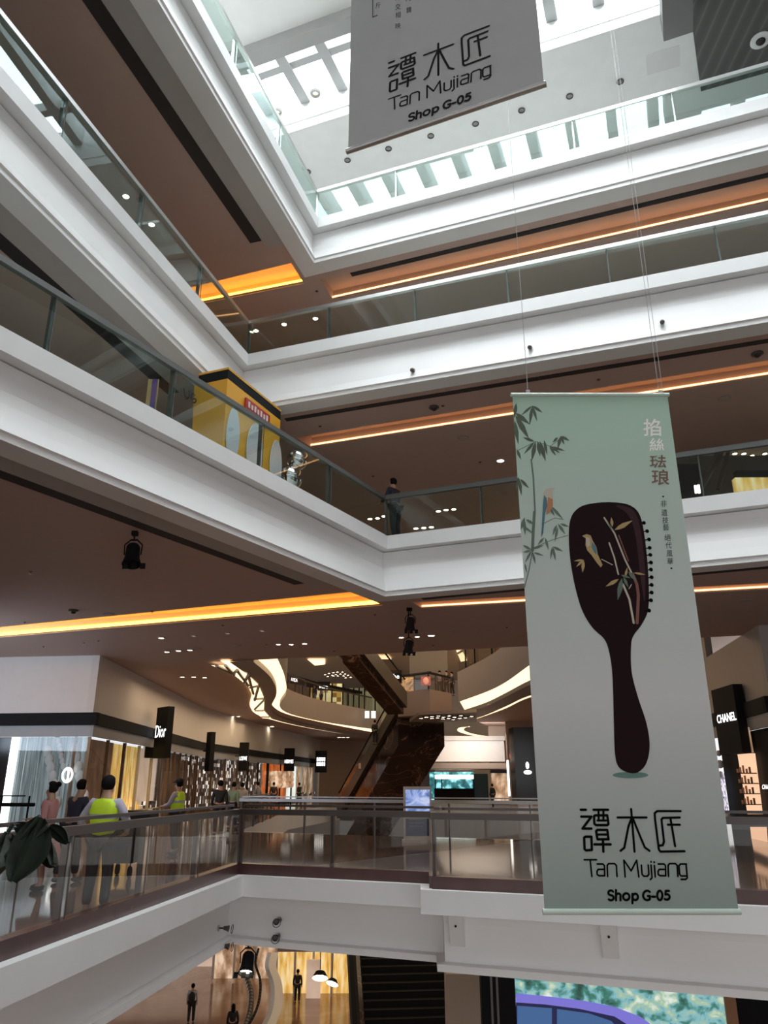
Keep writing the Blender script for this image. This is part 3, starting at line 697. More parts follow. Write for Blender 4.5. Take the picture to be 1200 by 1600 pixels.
# curtain as a rippled sheet
mb = MB(); n = 120; a = Vector((-12.97,28.53,0)); b = Vector((-10.4,28.25,0)); prev = None
for i in range(n+1):
    p = a + (b-a)*(i/n) + Vector((0,.05*math.sin(i*1.3)+.03*math.sin(i*3.1),0))
    if prev is not None: mb.rect(prev, p, .1, z1)
    prev = p
mb.build('chain_curtain', M['curtain'], t)
MB().wall((-12.97,28.27),(-10.36,27.98), .05, z1, .015).build('window_pane', M['wglass'], t)
pl = vpl((-13.75,28.3),(-10.36,27.92))
mb = MB(); c = onpl(106,1211,*pl)
e = Vector((3.39,-.38,0)).normalized(); R_ = .26
for i in range(20):
    a0 = 2*PI*i/20; a1 = 2*PI*(i+1)/20
    if math.cos(a0) > .45 and abs(math.sin(a0)) < .8: pass
    mb.poly([c + e*math.cos(a0)*R_*.8*.68 - e*.02 + UP*math.sin(a0)*R_*.68, c + e*math.cos(a0)*R_*.8 - e*.02 + UP*math.sin(a0)*R_, c + e*math.cos(a1)*R_*.8 - e*.02 + UP*math.sin(a1)*R_, c + e*math.cos(a1)*R_*.8*.68 - e*.02 + UP*math.sin(a1)*R_*.68])
mb.poly([c + e*(-.03) - UP*R_*.9, c + e*.04 - UP*R_*.9, c + e*.04 + UP*R_*.9, c + e*(-.03) + UP*R_*.9])
mb.build('round_emblem', M['sign'], t)
mb = MB()
for cx, cy, s_ in ((85,1190,1),(128,1188,1.1),(96,1160,.6)):
    q = onpl(cx, cy, *vpl((-13.75,28.5),(-10.4,28.12)))
    for k in range(7): mb.ball(q + e*(k*.10-.3)*s_ + UP*(.35-k*.28)*s_, .16*s_, (1,.3,1.3), 8, 6)
mb.build('window_ornament', M['white'], t, smooth=True)
# the shop beside it, along the passage
ls = [Vector((x,y,0)) for x, y in LW]
def along(i, y): a, b = ls[i], ls[i+1]; return a + (b-a)*((y-a.y)/(b.y-a.y))
shopfront(along(1,31.6), along(1,28.15), z1, 'brownish corner window with small lettering beside the silvery curtain', 'int_pink', 1.4, 2, 'bronze', 0) if False else None
def run(ya, yb, i=1): return along(i, ya), along(i, yb)
a, b = run(28.1, 32.6); shopfront(a, b, z1, 'brown-tinted corner shop window next to the silvery curtain', 'int_brown', .5, 2, 'bronze')
a, b = run(32.6, 37.2); shopfront(a, b, z1, 'golden lit shop window with shelves left of the tall black blade sign', 'int_gold', .6, 2, 'cream', 1, 'int_gold', seed=3)
a, b = run(37.2, 40.5); shopfront(a, b, z1, 'pale rose lit shop entrance behind the worker in a yellow vest facing left', 'int_pink', .6, 1, 'bronze', 1, 'int_goods', seed=4)
a, b = run(40.5, 47.8); shopfront(a, b, z1, 'bronze-framed shop window with a tall dark panel behind the second vest worker', 'int_bronze', .5, 5, 'bronze')
def run2(ya, yb): return along(2, ya), along(2, yb)
a, b = run2(48.1, 56.5); shopfront(a, b, z1, 'brightly lit goods shop with a red strip, past the bronze frames', 'int_goods', .6, 3, 'bronze', 0, 'int_goods', seed=6)
a, b = run2(56.5, 64.9); shopfront(a, b, z1, 'dim shop full of small bright lamps beyond the goods shop', 'int_goods', .6, 3, 'black', 0, seed=7)
def run3(ya, yb): return along(3, ya), along(3, yb)
a, b = run3(65.2, 72.8); shopfront(a, b, z1, 'orange lit shop wall with rows of round plates', 'int_orange', .5, 2, 'black')
tt = b
n_ = Vector((-.99,.14,0))
a, b = run3(72.8, 76.6); shopfront(a, b, z1, 'shop with pale green-white lit panel', 'int_white', .6, 1, 'cream')
a, b = run3(76.6, 83.8); shopfront(a, b, z1, 'cream-framed bright shop front under the blade sign with ten white bars', 'int_warm', .6, 3, 'cream', 1, 'int_goods', seed=9)
pl3 = (ls[3], Vector((ls[4]-ls[3]).normalized().cross(UP)))
mb = MB()
for r in range(3):
    for c_ in range(6): mb.ball(onpl(421+c_*6, 1210+r*8, *pl3) + pl3[1]*.2, .28, (1,1,1), 10, 6)
mb.build('display_plates', M['int_warm']); o = bpy.data.objects['display_plates']; tag(o, 'rows of round glowing plates on the orange shop wall', 'display', kind='stuff')
# far end of the hall
a = (-2,92); 
struct(MB().wall((-6.7,84),(0,90), 0, 6, .3).build('wall_far_left', M['soffit_light']), 'brown wall at the far end of the passage', 'wall')
# hall back wall, right of the escalator
struct(MB().wall((0,88),(18,84), 0, 14, .3).build('wall_hall_end', M['cream']), 'tall end wall of the far hall', 'wall')
struct(MB().wall((18,84),(13.2,58), 0, 14, .3).build('wall_hall_right', M['soffit_light']), 'brown right-hand wall of the far hall', 'wall')
def face(y, q): return [aty(u, v, y) for u, v in q]
def pbox(name, y, u0, v0, u1, v1, depth, m, parent=None, label=None, cat=None):     # upright box facing us
    a = aty(u0, v1, y); b = aty(u1, v1, y); zt = aty(u0, v0, y).z
    o = MB().obox((a.x, y, a.z), (b.x-a.x,0,0), (0,depth,0), (0,0,zt-a.z)).build(name, M[m] if isinstance(m, str) else m, parent)
    if label: tag(o, label, cat)
    return o
M['screenback'] = mat('pale_grey_panel', (.85,.83,.80), .5)
t = thing('blank_billboard', 'large pale blank panel hanging right of the escalator', 'panel', tuple(aty(730,1190,62)))
pbox('panel_face', 62, 640, 1156, 789, 1190, .5, 'screenback', t); pbox('panel_header', 61.8, 660, 1150, 789, 1157, .9, 'cream', t)
pbox('ceiling_soffit_box', 60, 560, 1192, 792, 1201, 6, 'soffit_light', None, 'low brown bulkhead under the pale blank panel', 'bulkhead')
t = thing('kiosk', 'teal lit counter kiosk with a bright sign strip across its top', 'kiosk', tuple(aty(712,1240,66)))
pbox('kiosk_back', 67.5, 672, 1206, 742, 1253, .2, 'int_teal', t); pbox('sign_strip', 65.8, 680, 1211, 740, 1217, .2, 'whitestrip', t); pbox('counter', 65.5, 680, 1232, 742, 1253, 1.2, 'black', t)
for u in (680, 690, 740): pbox('post', 65.9, u, 1211, u+1.5, 1240, .2, 'black', t)
pbox('closed_kiosk', 70, 640, 1203, 681, 1254, 2, 'brownstone', None, 'dark wood shop unit left of the teal kiosk', 'shop unit')
pbox('closed_kiosk', 68, 742, 1209, 764, 1254, 2, mat('dark_teal_board', (.02,.05,.06), .4), None, 'dark teal board right of the teal kiosk', 'shop unit')
t = thing('shop', 'small shop with glowing peach curtains at the right of the kiosk', 'shop front', tuple(aty(782,1240,60)))
pbox('curtain', 60, 770, 1208, 797, 1256, .2, 'int_warm', t); pbox('black_header', 59.8, 767, 1203, 795, 1208, .5, 'black', t)
pbox('light_column', 50, 795, 1188, 797.5, 1244, .2, 'whitestrip', None, 'thin vertical white light column beside the peach curtains', 'light')
t = thing('pillar', 'tall black pillar with a small white emblem beside the green banner', 'pillar', tuple(aty(825,1250,40)))
pbox('pillar_body', 40, 808, 1136, 845, 1252, 1.5, 'blackgloss', t)
mb = MB(); q = aty(824,1196,39.95); mb.ball(q, .14, (.6,.1,1.2), 10, 8); mb.ball(q - Vector((0,0,.32)), .2, (1,.1,.5), 10, 8); mb.build('emblem', M['sign'], t)
pbox('exit_light', 48, 797, 1178, 804, 1184, .1, emis('red_light', (1,.12,.1), 1.5), None, 'tiny red glowing sign above the thin light column', 'sign')
# plain wall plates between
struct(pbox('wall_hall_niche', 63, 766, 1100, 900, 1203, .4, 'soffit_light'), 'brown wall above the peach curtained shop', 'wall')
struct(pbox('wall_hall_low', 58, 797, 1100, 900, 1260, .4, 'soffit_light'), 'brown wall behind the black pillar', 'wall')

# ---- blade signs
def blade(u0, u1, v0, v1, y, label, txt=None, tq=None, rot=0, depth=.35, bars=0, par=None, vt=None, side=None):
    a = aty(u0, v1, y); b = aty(u1, v1, y); zt = aty((u0+u1)/2, v0, y).z
    t = thing('blade_sign', label, 'sign', (a.x, y, a.z))
    W = b.x-a.x
    d = Vector((W, 0, 0)); 
    if rot: d = Vector((W, rot, 0))
    nn = Vector((-d.y, d.x, 0)).normalized()*depth
    sp = MB().obox(a, d, nn, (0,0,zt-a.z)).build('sign_panel', M['black'], t)
    MB().obox(a + nn*.5 + UP*((zt-a.z)*.5), d.normalized()*(-.3), nn*.2, (0,0,.06)).build('wall_bracket', M['black'], t)
    h = zt-a.z; off = nn.normalized()*(-.02)
    if txt:
        f0, f1, x0_, x1_ = tq
        put_text(txt, a + d*x0_ + UP*h*f0 + off, a + d*x1_ + UP*h*f0 + off, a + d*x0_ + UP*h*f1 + off, M['sign'], t, bold=.0)
    if bars:
        for r in range(2):
            for k in range(5): MB().obox(a + d*(.14+k*.155) + UP*h*(.30+r*.22) + off*2, d*.10, nn*.02, UP*h*.17).build('white_bar', M['sign'], sp)
    return t
blade(226,241.5,1103,1186,37.5, 'tall black blade sign with white lettering beside the golden shop window', None)
t = bpy.data.objects['blade_sign']
pS = aty(239,1186,37.2)
def bladeq(ubl, vbl, ubr, vbr, vtl, y0, y1, label, txt, tq, thick=.3, bold=.02):
    a = aty(ubl, vbl, y0); b = aty(ubr, vbr, y1); b.z = a.z; zt = aty(ubl, vtl, y0).z
    t = thing('blade_sign', label, 'sign', tuple(a)); d = b-a; nn = Vector((-d.y,d.x,0)).normalized()
    MB().obox(a, d, nn*thick, (0,0,zt-a.z)).build('sign_panel', M['black'], t)
    h = zt-a.z; off = nn*-.02; f0, f1, x0_, x1_ = tq
    if txt: put_text(txt, a + d*x0_ + UP*h*f0 + off, a + d*x1_ + UP*h*f0 + off, a + d*x0_ + UP*h*f1 + off, M['sign'], t, bold=bold)
    MB().obox(a + nn*.1 + UP*h*.5 - d.normalized()*.4, d.normalized()*.4, nn*.1, UP*.08).build('wall_bracket', M['black'], t)
    return t
for o in kids(t): bpy.data.objects.remove(o)
bpy.data.objects.remove(t)
bladeq(238.5,1185,256,1187,1106, 36, 35.2, 'tall black blade sign with white lettering beside the golden shop window', 'Dior', (.40,.64,.06,.98), bold=.0)
pbox('sign_box', 36.6, 225, 1153, 239, 1184, .5, 'black', None, 'small black box sign tucked behind the tall black blade sign', 'sign')
bladeq(319,1205,326,1205,1144, 46, 45.7, 'narrow dark blade sign seen almost edge-on past the bronze frames', '', (.3,.4,.2,.6))
blade(372,386,1160,1204,54, 'black blade sign with one line of white capitals above the lamp shop', 'LOEWE', (.36,.50,.08,.92))
blade(443,459,1169,1205,68, 'black blade sign with two lines of white lettering above the orange shop', 'HERMES', (.34,.50,.08,.92))
blade(492,510,1173,1207,79, 'black blade sign carrying ten white bars in two rows', None, bars=1)
# ---- right-hand shop
RW = [(24,21.6),(11.0,22.4),(11.9,28.5),(13.2,58)]
o = MB()
for a, b in ((RW[2],RW[1]),(RW[3],RW[2]),(RW[1],RW[0])): o.wall(a, b, 3.95, 6.0 if a is not RW[3] else 12.4, .25)
struct(o.build('wall_shops_right', mat('dim_taupe_wall', (.42,.38,.34), .6)), 'brown-grey wall above the shop on the far right', 'wall')
t = thing('shop_fascia', 'black fascia above the dark shop behind the green banner, far right', 'fascia', (11.5,25,3.4))
nR = Vector((-.98,.15,0))
A_1 = Vector((11.0,22.4,0)); A_2 = Vector((11.9,28.5,0)); A_3 = Vector((13.2,58,0)); A_0 = Vector((24,21.6,0))
for a, b in ((A_2,A_1),(A_3,A_2),(A_1,A_0)):
    MB().wall(a + nR*.15, b + nR*.15, FZ-.42, FZ+.02, .2).build('black_band', M['black'], t); MB().wall(a + nR*.08, b + nR*.08, FZ-.8, FZ-.42, .1).build('lower_frieze', M['frieze'], t)
bladeq(1125,1180,1158,1160,1079, 26.4, 24.6, 'black blade sign with bold white capitals at the right edge of the green banner', 'CHANEL', (.475,.60,.12,.97), bold=.012)
t = thing('shop', 'dark shop front with peach lit shelves of small bottles, far right', 'shop front', (11.4,25,0))
MB().wall(A_2 + Vector((.05,0,0)), A_1 + Vector((.05,0,0)), 0, FZ-.8, .06).build('dark_glass', M['black'], t)
pr = vpl(A_1, A_2); pn = pr[1]
M['shelflit'] = emis('peach_lit_shelf', (1,.60,.38), .85); M['beads'] = ramp_mat('sparkling_bead_curtain', 'cell', 16, [(0,(.05,.04,.08)),(.5,(.3,.28,.45)),(.75,(.9,.9,1))], emit=.8)
def rq(u, v, l=0.0): return onpl(u, v, A_1 + nR*(.08+l), (A_2-A_1).normalized().cross(UP))
def rpoly(name, q, m, l=0): return MB().poly([rq(u, v, l) for u, v in q]).build(name, m, t)
rpoly('lit_niche', [(1152,1177),(1180,1177),(1192,1272),(1168,1272)], M['shelflit'])
rpoly('lit_niche', [(1172,1292),(1198,1292),(1206,1400),(1184,1400)], M['shelflit'])
for v, u0, u1 in ((1209,1155,1184),(1225,1158,1187),(1241,1160,1189),(1258,1163,1191)):
    a = rq(u0, v); b = rq(u1, v); MB().obox(a + nR*.02, b-a, nR*.15, UP*.03).build('shelf', M['black'], t)
    mb = MB()
    for k in range(5):
        p = a + (b-a)*(.15+k*.17) + nR*.1 + UP*.03; mb.obox(p, (b-a).normalized()*.05, nR*.05, UP*(.12+.05*(k % 3)))
    g = mb.build('shelf_bottles', M['bronze'], t); g['kind'] = 'stuff'
rpoly('bead_column', [(1122,1205),(1131,1205),(1140,1280),(1131,1280)], M['beads'], .05)
for u, v, r in ((1123,1177,.10),(1125,1194,.14),(1127,1211,.12),(1137,1278,.16)): MB().ball(rq(u, v, .1), r, n=10, k=8).build('white_globe', M['white'], t, smooth=True)
rpoly('light_line', [(1168,1136),(1171,1136),(1178,1176),(1174,1176)], M['int_warm'])
a, b, c = rq(1191,1233,.03), rq(1203,1233,.03), rq(1191,1226,.03); put_text('CHAN', a, b, c, M['sign'], t)
# ================= far hall =================
F1 = F[1]
M['hallfascia'] = mat('taupe_hall_paint', (.36,.31,.28), .55)
def ribbon3(curve, z0, z1, name, m, d0=0, d1=0, parent=None):
    A = offs(curve, d0, False); B = offs(curve, d1, False); mb = MB()
    for i in range(len(A)-1): mb.poly([(*A[i].xy, z0), (*A[i+1].xy, z0), (*B[i+1].xy, z1), (*B[i].xy, z1)])
    return mb.build(name, M[m], parent, smooth=True)
SZ = 5.9
cl = [flat(p) for p in curveL]
sgn = 1
# curve of the floor edge above (outer), measured at its lower edge
fe = spl([flat(atz(u, v, 5.9)) for u, v in [(434,1030),(445,1058),(447,1084),(437,1103),(452,1115),(495,1126),(545,1134),(595,1141)]])
inn = spl([flat(atz(u, v, 5.9)) for u, v in [(396,1034),(424,1060),(432,1084),(424,1106),(436,1120),(485,1134),(550,1146),(600,1152)]])
def between(A, B, za, zb, name, m):
    mb = MB()
    for i in range(min(len(A), len(B))-1): mb.poly([(*A[i].xy, za), (*A[i+1].xy, za), (*B[i+1].xy, zb), (*B[i].xy, zb)])
    return mb.build(name, M[m], smooth=True)
out = offs(fe, -.0, False)
struct(between(fe, fe, 5.9, F1, 'trim_40', 'hallfascia'), 'smooth curved fascia of the far hall gallery, left side')
o = between(fe, inn, 6.12, 6.12, 'curved_cove_light', 'led_w'); tag(o, 'wide cream light cove sweeping in an S under the curved gallery', 'light')
in2 = offs(inn, .9, False); in3 = offs(inn, 1.25, False)
struct(between(inn, inn, 5.9, 6.12, 'trim_41', 'hallfascia'), 'inner lip of the curved light cove')
struct(between(inn, in2, 5.9, 5.9, 'trim_42', 'hallfascia'), 'curved flat border inside the light cove')
o = between(in2, in3, 5.95, 5.95, 'curved_cove_light', 'led_w'); tag(o, 'thin cream light line inside the wide curved light cove', 'light')
# fat lit lattice at the near end
lat = [flat(atz(u, v, 5.88)) for u, v in [(330,1039),(352,1039),(385,1052),(404,1070),(413,1092),(412,1110),(424,1123),(410,1122),(397,1110),(397,1092),(388,1072),(364,1053)]]
t = thing('lattice_light', 'curved cream ceiling light crossed by a dark lattice', 'light', (lat[0].x, lat[0].y, 5.88))
MB().poly([(p.x,p.y,5.87) for p in lat]).build('light_panel', M['led_w'], t)
for (a, b) in (((338,1040),(362,1051)),((352,1040),(366,1054)),((370,1047),(364,1053)),((370,1047),(388,1071)),((388,1054),(382,1066)),((388,1055),(396,1084)),((404,1071),(391,1074)),((404,1072),(398,1094)),((413,1091),(397,1092)),((413,1093),(398,1108)),((412,1110),(398,1110)),((421,1120),(408,1120))):
    MB().tube(atz(*a, 5.84), atz(*b, 5.84), .07, 5).build('lattice_bar', M['under'], t)
# right gallery
fr = spl([flat(atz(u, v, 5.9)) for u, v in [(860,1020),(828,1039),(790,1066),(760,1081),(716,1097)]])
fi = spl([flat(atz(u, v, 5.9)) for u, v in [(880,1052),(828,1070),(790,1089),(760,1103),(726,1114)]])
struct(between(fr, fr, 5.9, F1+.15, 'trim_43', 'hallfascia'), 'sweeping curved fascia of the far hall gallery, right side')
o = between(fr, fi, 6.1, 6.1, 'curved_cove_light', 'led_w'); tag(o, 'cream light cove under the right-hand curved gallery', 'light')
fi2 = spl([flat(atz(u, v, 5.9)) for u, v in [(890,1075),(828,1087),(790,1104),(760,1117),(740,1124)]])
fi3 = spl([flat(atz(u, v, 5.9)) for u, v in [(890,1079),(828,1091),(790,1108),(760,1119),(742,1125)]])
struct(between(fi, fi2, 5.9, 5.9, 'trim_44', 'hallfascia'), 'curved border below the right-hand gallery cove')
o = between(fi2, fi3, 5.95, 5.95, 'curved_cove_light', 'led_w'); tag(o, 'thin cream light line under the right-hand gallery', 'light')
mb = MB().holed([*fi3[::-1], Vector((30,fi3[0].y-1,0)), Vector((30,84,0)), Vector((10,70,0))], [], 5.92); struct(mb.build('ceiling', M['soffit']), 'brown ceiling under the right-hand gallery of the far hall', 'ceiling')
q = spl([flat(atz(u, v, 5.9)) for u, v in [(735,1135),(718,1136),(716,1142),(735,1148),(765,1153),(792,1158)]]); q2 = spl([flat(atz(u, v, 5.9)) for u, v in [(733,1134),(726,1137),(726,1141),(740,1146),(768,1151),(792,1156)]])
o = between(q, q2, 5.86, 5.86, 'curved_cove_light', 'led_w'); tag(o, 'small hooked cream light line above the pale blank panel', 'light')
# floors of galleries
mb = MB().holed([Vector((-24,31,0))] + fe + [Vector((fe[-1].x+2,100,0)), Vector((-24,100,0))], [], F1-.05, up=True)
struct(mb.build('floor', M['soffit_light']), 'floor of the far hall gallery', 'floor')
# platform block between escalators
t = thing('escalator_landing', 'plain grey-brown landing block between the two escalators', 'landing', tuple(aty(650,1120,54)))
a = aty(622,1120,54.5); b = aty(672,1113,52.5)
zt = aty(622,1082,54.5).z
M['land'] = mat('grey_brown_cladding', (.24,.19,.175), .5)
b2 = aty(706,1113,55)
MB().slab([(a.x,a.y),(b.x,b.y),(b2.x,b2.y),(b2.x,b2.y+4),(a.x,a.y+4)], a.z, zt).build('landing_body', M['land'], t)
# hall glass railings up there
balustrade([flat(p) for p in fe[12:]][::4], F1, 'glass railing along the left curved gallery in front of the upper shops', plen=3, inset=.1, rail='dsteel', postm='dsteel', double=False, gm='glassL')
balustrade([flat(p) for p in fr][::4], F1+.15, 'glass railing along the right curved gallery of the far hall', plen=2.2, inset=-.1, rail='dsteel', postm='black', double=False, gm='glassL')
balustrade([Vector((a.x,a.y-.05,0)), Vector((b.x,b.y-.05,0)), Vector((b2.x,b2.y,0))], zt, 'black framed railing on the landing between the escalators', plen=1.2, inset=.02, rail='black', postm='black', double=True, gm='glassL')
# escalators
M['marble'] = ramp_mat('dark_veined_marble', 'noise', .30, [(.0,(.012,.008,.007)),(.46,(.022,.013,.011)),(.497,(.035,.018,.014)),(.503,(.26,.15,.10)),(.510,(.05,.025,.018)),(.58,(.016,.010,.009)),(.655,(.02,.011,.009)),(.662,(.16,.07,.045)),(.67,(.012,.008,.008))], rough=.12, detail=6, dist=1.8)
M['olive'] = mat('dark_olive_side_panel', (.06,.055,.045), .35)
def escalator(p, q, wid, label, thick=1.6, wdir=1, dark=False):
    p = Vector(p); q = Vector(q); d = q-p; f = flat(d).normalized(); s_ = Vector((f.y,-f.x,0))*wdir
    t = thing('escalator', label, 'escalator', tuple(p))
    MB().obox(p - UP*thick, d, s_*wid, UP*(thick)).build('marble_underside', M['marble'], t)
    MB().obox(p - s_*.25 - UP*.9, d, s_*.25, UP*1.0).build('side_panel', M['black' if dark else 'olive'], t)
    MB().obox(p + s_*wid - UP*.9, d, s_*.25, UP*1.0).build('side_panel', M['black' if dark else 'olive'], t)
    mb = MB(); N = int(abs(d.z)/.2)
    for k in range(N):
        c = p + d*(k/N); mb.obox(c + s_*.2, f*(flat(d).length/N), s_*(wid-.4), UP*(.2+.02))
    g = mb.build('steps', M['black' if dark else 'dsteel'], t); g['kind'] = 'stuff'
    for k in (-.1, wid+.1):
        MB().obox(p + s_*k + UP*.1, d, s_*.02, UP*.8).build('glass_side', M['glassL'], t)
        MB().obox(p + s_*(k-.04) + UP*.9, d, s_*.09, UP*.07).build('handrail', M['black'], t)
    return t
e0 = aty(531,1262,64); e1_ = aty(622,1098,55.2)
escalator((e0.x,e0.y,0.0), (e1_.x,e1_.y,F1-.3), 3.7, 'escalator with dark veined marble underside rising to the landing block', 3.0, -1)
e2_ = aty(606,1085,52.0); e3 = aty(536,1000,45)
escalator((e2_.x,e2_.y,e2_.z), (e3.x,e3.y,e3.z), 1.1, 'upper escalator with dark marble underside crossing left above the landing', 1.3, -1)
# upper shops seen through the opening
def ushop(y, u0, v0, u1, v1, label, inner, frame='black', nm=3):
    t = thing('shop', label, 'shop front', tuple(aty(u0, v1, y)))
    pbox('back_wall', y+.8, u0, v0, u1, v1, .1, inner, t)
    a = aty(u0, v1, y); b = aty(u1, v1, y); h = aty(u0, v0, y).z - a.z
    for k in range(nm+1): MB().obox(a + (b-a)*(k/nm), (.12,0,0), (0,.15,0), (0,0,h)).build('window_frame', M[frame], t)
    return t
M['int_yel'] = ramp_mat('yellow_lit_shelves', 'cell', 2.6, [(0,(.25,.14,.03)),(.4,(.6,.42,.10)),(.7,(.9,.75,.3)),(1,(1,.95,.6))], emit=.55)
M['int_olive'] = ramp_mat('olive_lit_curtain', 'noise', 1.5, [(.3,(.10,.10,.05)),(.6,(.25,.25,.15))], emit=.35, stretch=(4,4,.3))
ushop(66, 447,1066,482,1112, 'dim brown upper shop under the first lit white sign', 'int_brown')
ushop(67, 482,1068,534,1117, 'yellow shelved upper shop under the second lit sign', 'int_yel')
ushop(68, 534,1075,568,1122, 'olive curtained upper shop beside the yellow shelves', 'int_olive', nm=4)
ushop(69, 566,1080,604,1130, 'olive upper shop with two white lit posters behind the escalator handrail', 'int_olive', nm=2)
for u in (570, 580): pbox('lit_poster', 64, u, 1111, u+7, 1122, .1, 'int_white', None, 'white lit poster, ' + ('left' if u == 570 else 'right') + ' one of the pair beyond the escalator handrail', 'poster')
# black sloping fascia with signs
t = thing('shop_fascia', 'black fascia sloping down over the upper shops', 'fascia', tuple(aty(455,1060,64)))
pts = [aty(453,1053,60), aty(500,1067,64), aty(566,1080,68)]; low = [aty(453,1067,60), aty(500,1077,64), aty(566,1084,68)]
for i in range(2):
    MB().add([pts[i], pts[i+1], low[i+1], low[i], pts[i]+Vector((0,.3,0)), pts[i+1]+Vector((0,.3,0)), low[i+1]+Vector((0,.3,0)), low[i]+Vector((0,.3,0))], [(0,1,2,3),(4,5,6,7),(0,1,5,4),(1,2,6,5),(2,3,7,6),(3,0,4,7)]).build('fascia_board', M['black'], t)
put_text('AVEDA', aty(454.5,1064,59.6), aty(465,1066,59.8), aty(454.5,1058.5,59.6), M['sign'], t, bold=.01)
t = thing('box_sign', 'small black box sign with lit capitals over the yellow shelved shop', 'sign', tuple(aty(505,1078,62))); pbox('sign_box', 62, 496, 1065, 515, 1078, .4, 'black', t)
put_text('BVLGARI', aty(499,1075,61.9), aty(512,1076.5,61.9), aty(499,1070.5,61.9), M['sign'], t, bold=.01)
t = thing('box_sign', 'dark round-cornered sign with white letters by the upper escalator', 'sign', tuple(aty(613,1062,51))); pbox('sign_box', 51, 598, 1047, 628, 1067, .3, 'black', t)
put_text('dobe', aty(604,1060.5,50.9), aty(624,1060.5,50.9), aty(604,1053,50.9), M['sign'], t, bold=.01)
pbox('glowing_display', 57, 603, 1082, 622, 1107, .2, ramp_mat('fiery_screen', 'noise', 1.6, [(.35,(.15,.03,0)),(.5,(.9,.3,.03)),(.65,(1,.75,.3))], emit=.8, dist=1.5), None, 'fiery orange display behind the landing block', 'display')
pbox('glowing_display', 57.5, 617, 1058, 648, 1082, .2, ramp_mat('amber_screen', 'noise', 1.2, [(.35,(.05,.03,.01)),(.5,(.5,.28,.08)),(.68,(1,.8,.45))], emit=.6, dist=2), None, 'amber display of round shapes above the landing block', 'display')
t = thing('poster_stand', 'small poster of a face on the landing railing', 'poster', tuple(aty(665,1070,52))); pbox('poster', 52, 658, 1057, 673, 1071, .05, mat('rose_poster', (.25,.07,.06), .5, emit=(.5,.14,.12), es=.4), t)
MB().ball(aty(665.5,1064,51.9), .19, (1,.3,1.25), 12, 8).build('printed_face', mat('poster_face', (.7,.36,.27), .5, emit=(.7,.34,.25), es=.35), t, smooth=True)
# shop corner seen through the glass right of the banner on the first upper gallery
t = thing('shop', 'dark upper shop with an amber lit strip right of the green banner top', 'shop', tuple(aty(1140,760,19))[:2] + (F1,))
y_ = 18.5
def up(u0, v0, u1, v1, dd, m, nm, yy=y_):
    a = aty(u0, v1, yy); b = aty(u1, v1, yy); h = aty(u0, v0, yy).z - a.z
    return MB().obox((a.x,yy,a.z), (b.x-a.x,0,0), (0,dd,0), (0,0,h)).build(nm, M[m] if isinstance(m, str) else m, t)
up(1060,712,1290,800,.3,mat('dark_olive_wall', (.07,.065,.05), .5),'back_wall', 20.4)
up(1152,746,1290,768,.2,'int_gold','amber_strip',18.6); up(1152,735,1290,745,.2,'black','shelf_edge',18.6); up(1062,725,1100,790,.3,'black','dark_cabinet',19)
MB().tube(aty(1128,700,18.2), aty(1092,765,18.2), .10, 8).build('slanted_beam', M['dsteel'], t); MB().tube(aty(1140,700,18.2), aty(1122,765,18.2), .05, 8).build('slanted_beam', M['dsteel'], t)
for k, (u0, v0) in enumerate(((1087,758),(1092,757))): up(u0,v0,u0+3,770,.05,'sign','white_letter',18.1)
# roof over the far hall with lights
HC = 12.4
struct(MB().poly([(-30,33,HC),(30,31,HC),(30,100,HC),(-30,100,HC)]).build('ceiling', M['soffit_light']), 'tan ceiling high over the far hall', 'ceiling')
struct(MB().rect((-30,100),(30,100), LOW, HC).build('wall_far', M['cream']), 'end wall far beyond the shops', 'wall')
for k, q in enumerate([[(480,1030),(508,1030),(508,1038),(492,1040)], [(576,1024),(606,1024),(612,1030),(590,1030)], [(713,1016),(722,1017),(730,1032),(720,1034)]]):
    o = MB().poly([atz(u, v, HC-.1) for u, v in q]).build('ceiling_panel_light', M['led_w']); tag(o, ['left','middle','right'][k] + 'most cream ceiling panel light high in the far hall' if k != 1 else 'cream ceiling panel light high in the far hall, between two others', 'light')
pbox('wall_hall_upper', 60, 640, 1015, 700, 1062, .3, 'wglass', None) and setattr(struct(bpy.data.objects['wall_hall_upper'], 'pale glass screen high in the far hall', 'window'), 'name', 'window_2')
# ================= people =================
def skin(name, V, E, Rr, m, parent, root=0, sub=1):
    me = bpy.data.meshes.new(name); me.from_pydata([tuple(v) for v in V], E, []); o = bpy.data.objects.new(name, me); COL.objects.link(o)
    md = o.modifiers.new('s', 'SKIN'); md.use_smooth_shade = True
    for i, r in enumerate(Rr):
        sv = me.skin_vertices[0].data[i]; sv.radius = (r, r) if not isinstance(r, tuple) else r; sv.use_root = (i == root)
    sb = o.modifiers.new('b', 'SUBSURF'); sb.levels = sub; sb.render_levels = sub
    dg = bpy.context.evaluated_depsgraph_get(); nm = bpy.data.meshes.new_from_object(o.evaluated_get(dg))
    o.modifiers.clear(); o.data = nm; nm.materials.clear(); nm.materials.append(m); o.parent = parent
    for p in nm.polygons: p.use_smooth = True
    return o
M['skin'] = mat('skin', (.50,.30,.21), .5); M['hair'] = mat('black_hair', (.006,.005,.005), .8, spec=.15)
M['c_black'] = mat('black_cloth', (.018,.018,.022), .8); M['c_navy'] = mat('dark_navy_cloth', (.03,.035,.06), .8); M['c_grey'] = mat('grey_cloth', (.22,.22,.25), .8)
M['c_pink'] = mat('dusty_pink_cloth', (.55,.27,.27), .8); M['c_white'] = mat('white_cloth', (.55,.52,.50), .8); M['c_lav'] = mat('pale_lavender_shirt', (.42,.40,.48), .8); M['c_green'] = mat('light_green_cloth', (.3,.4,.25), .8)
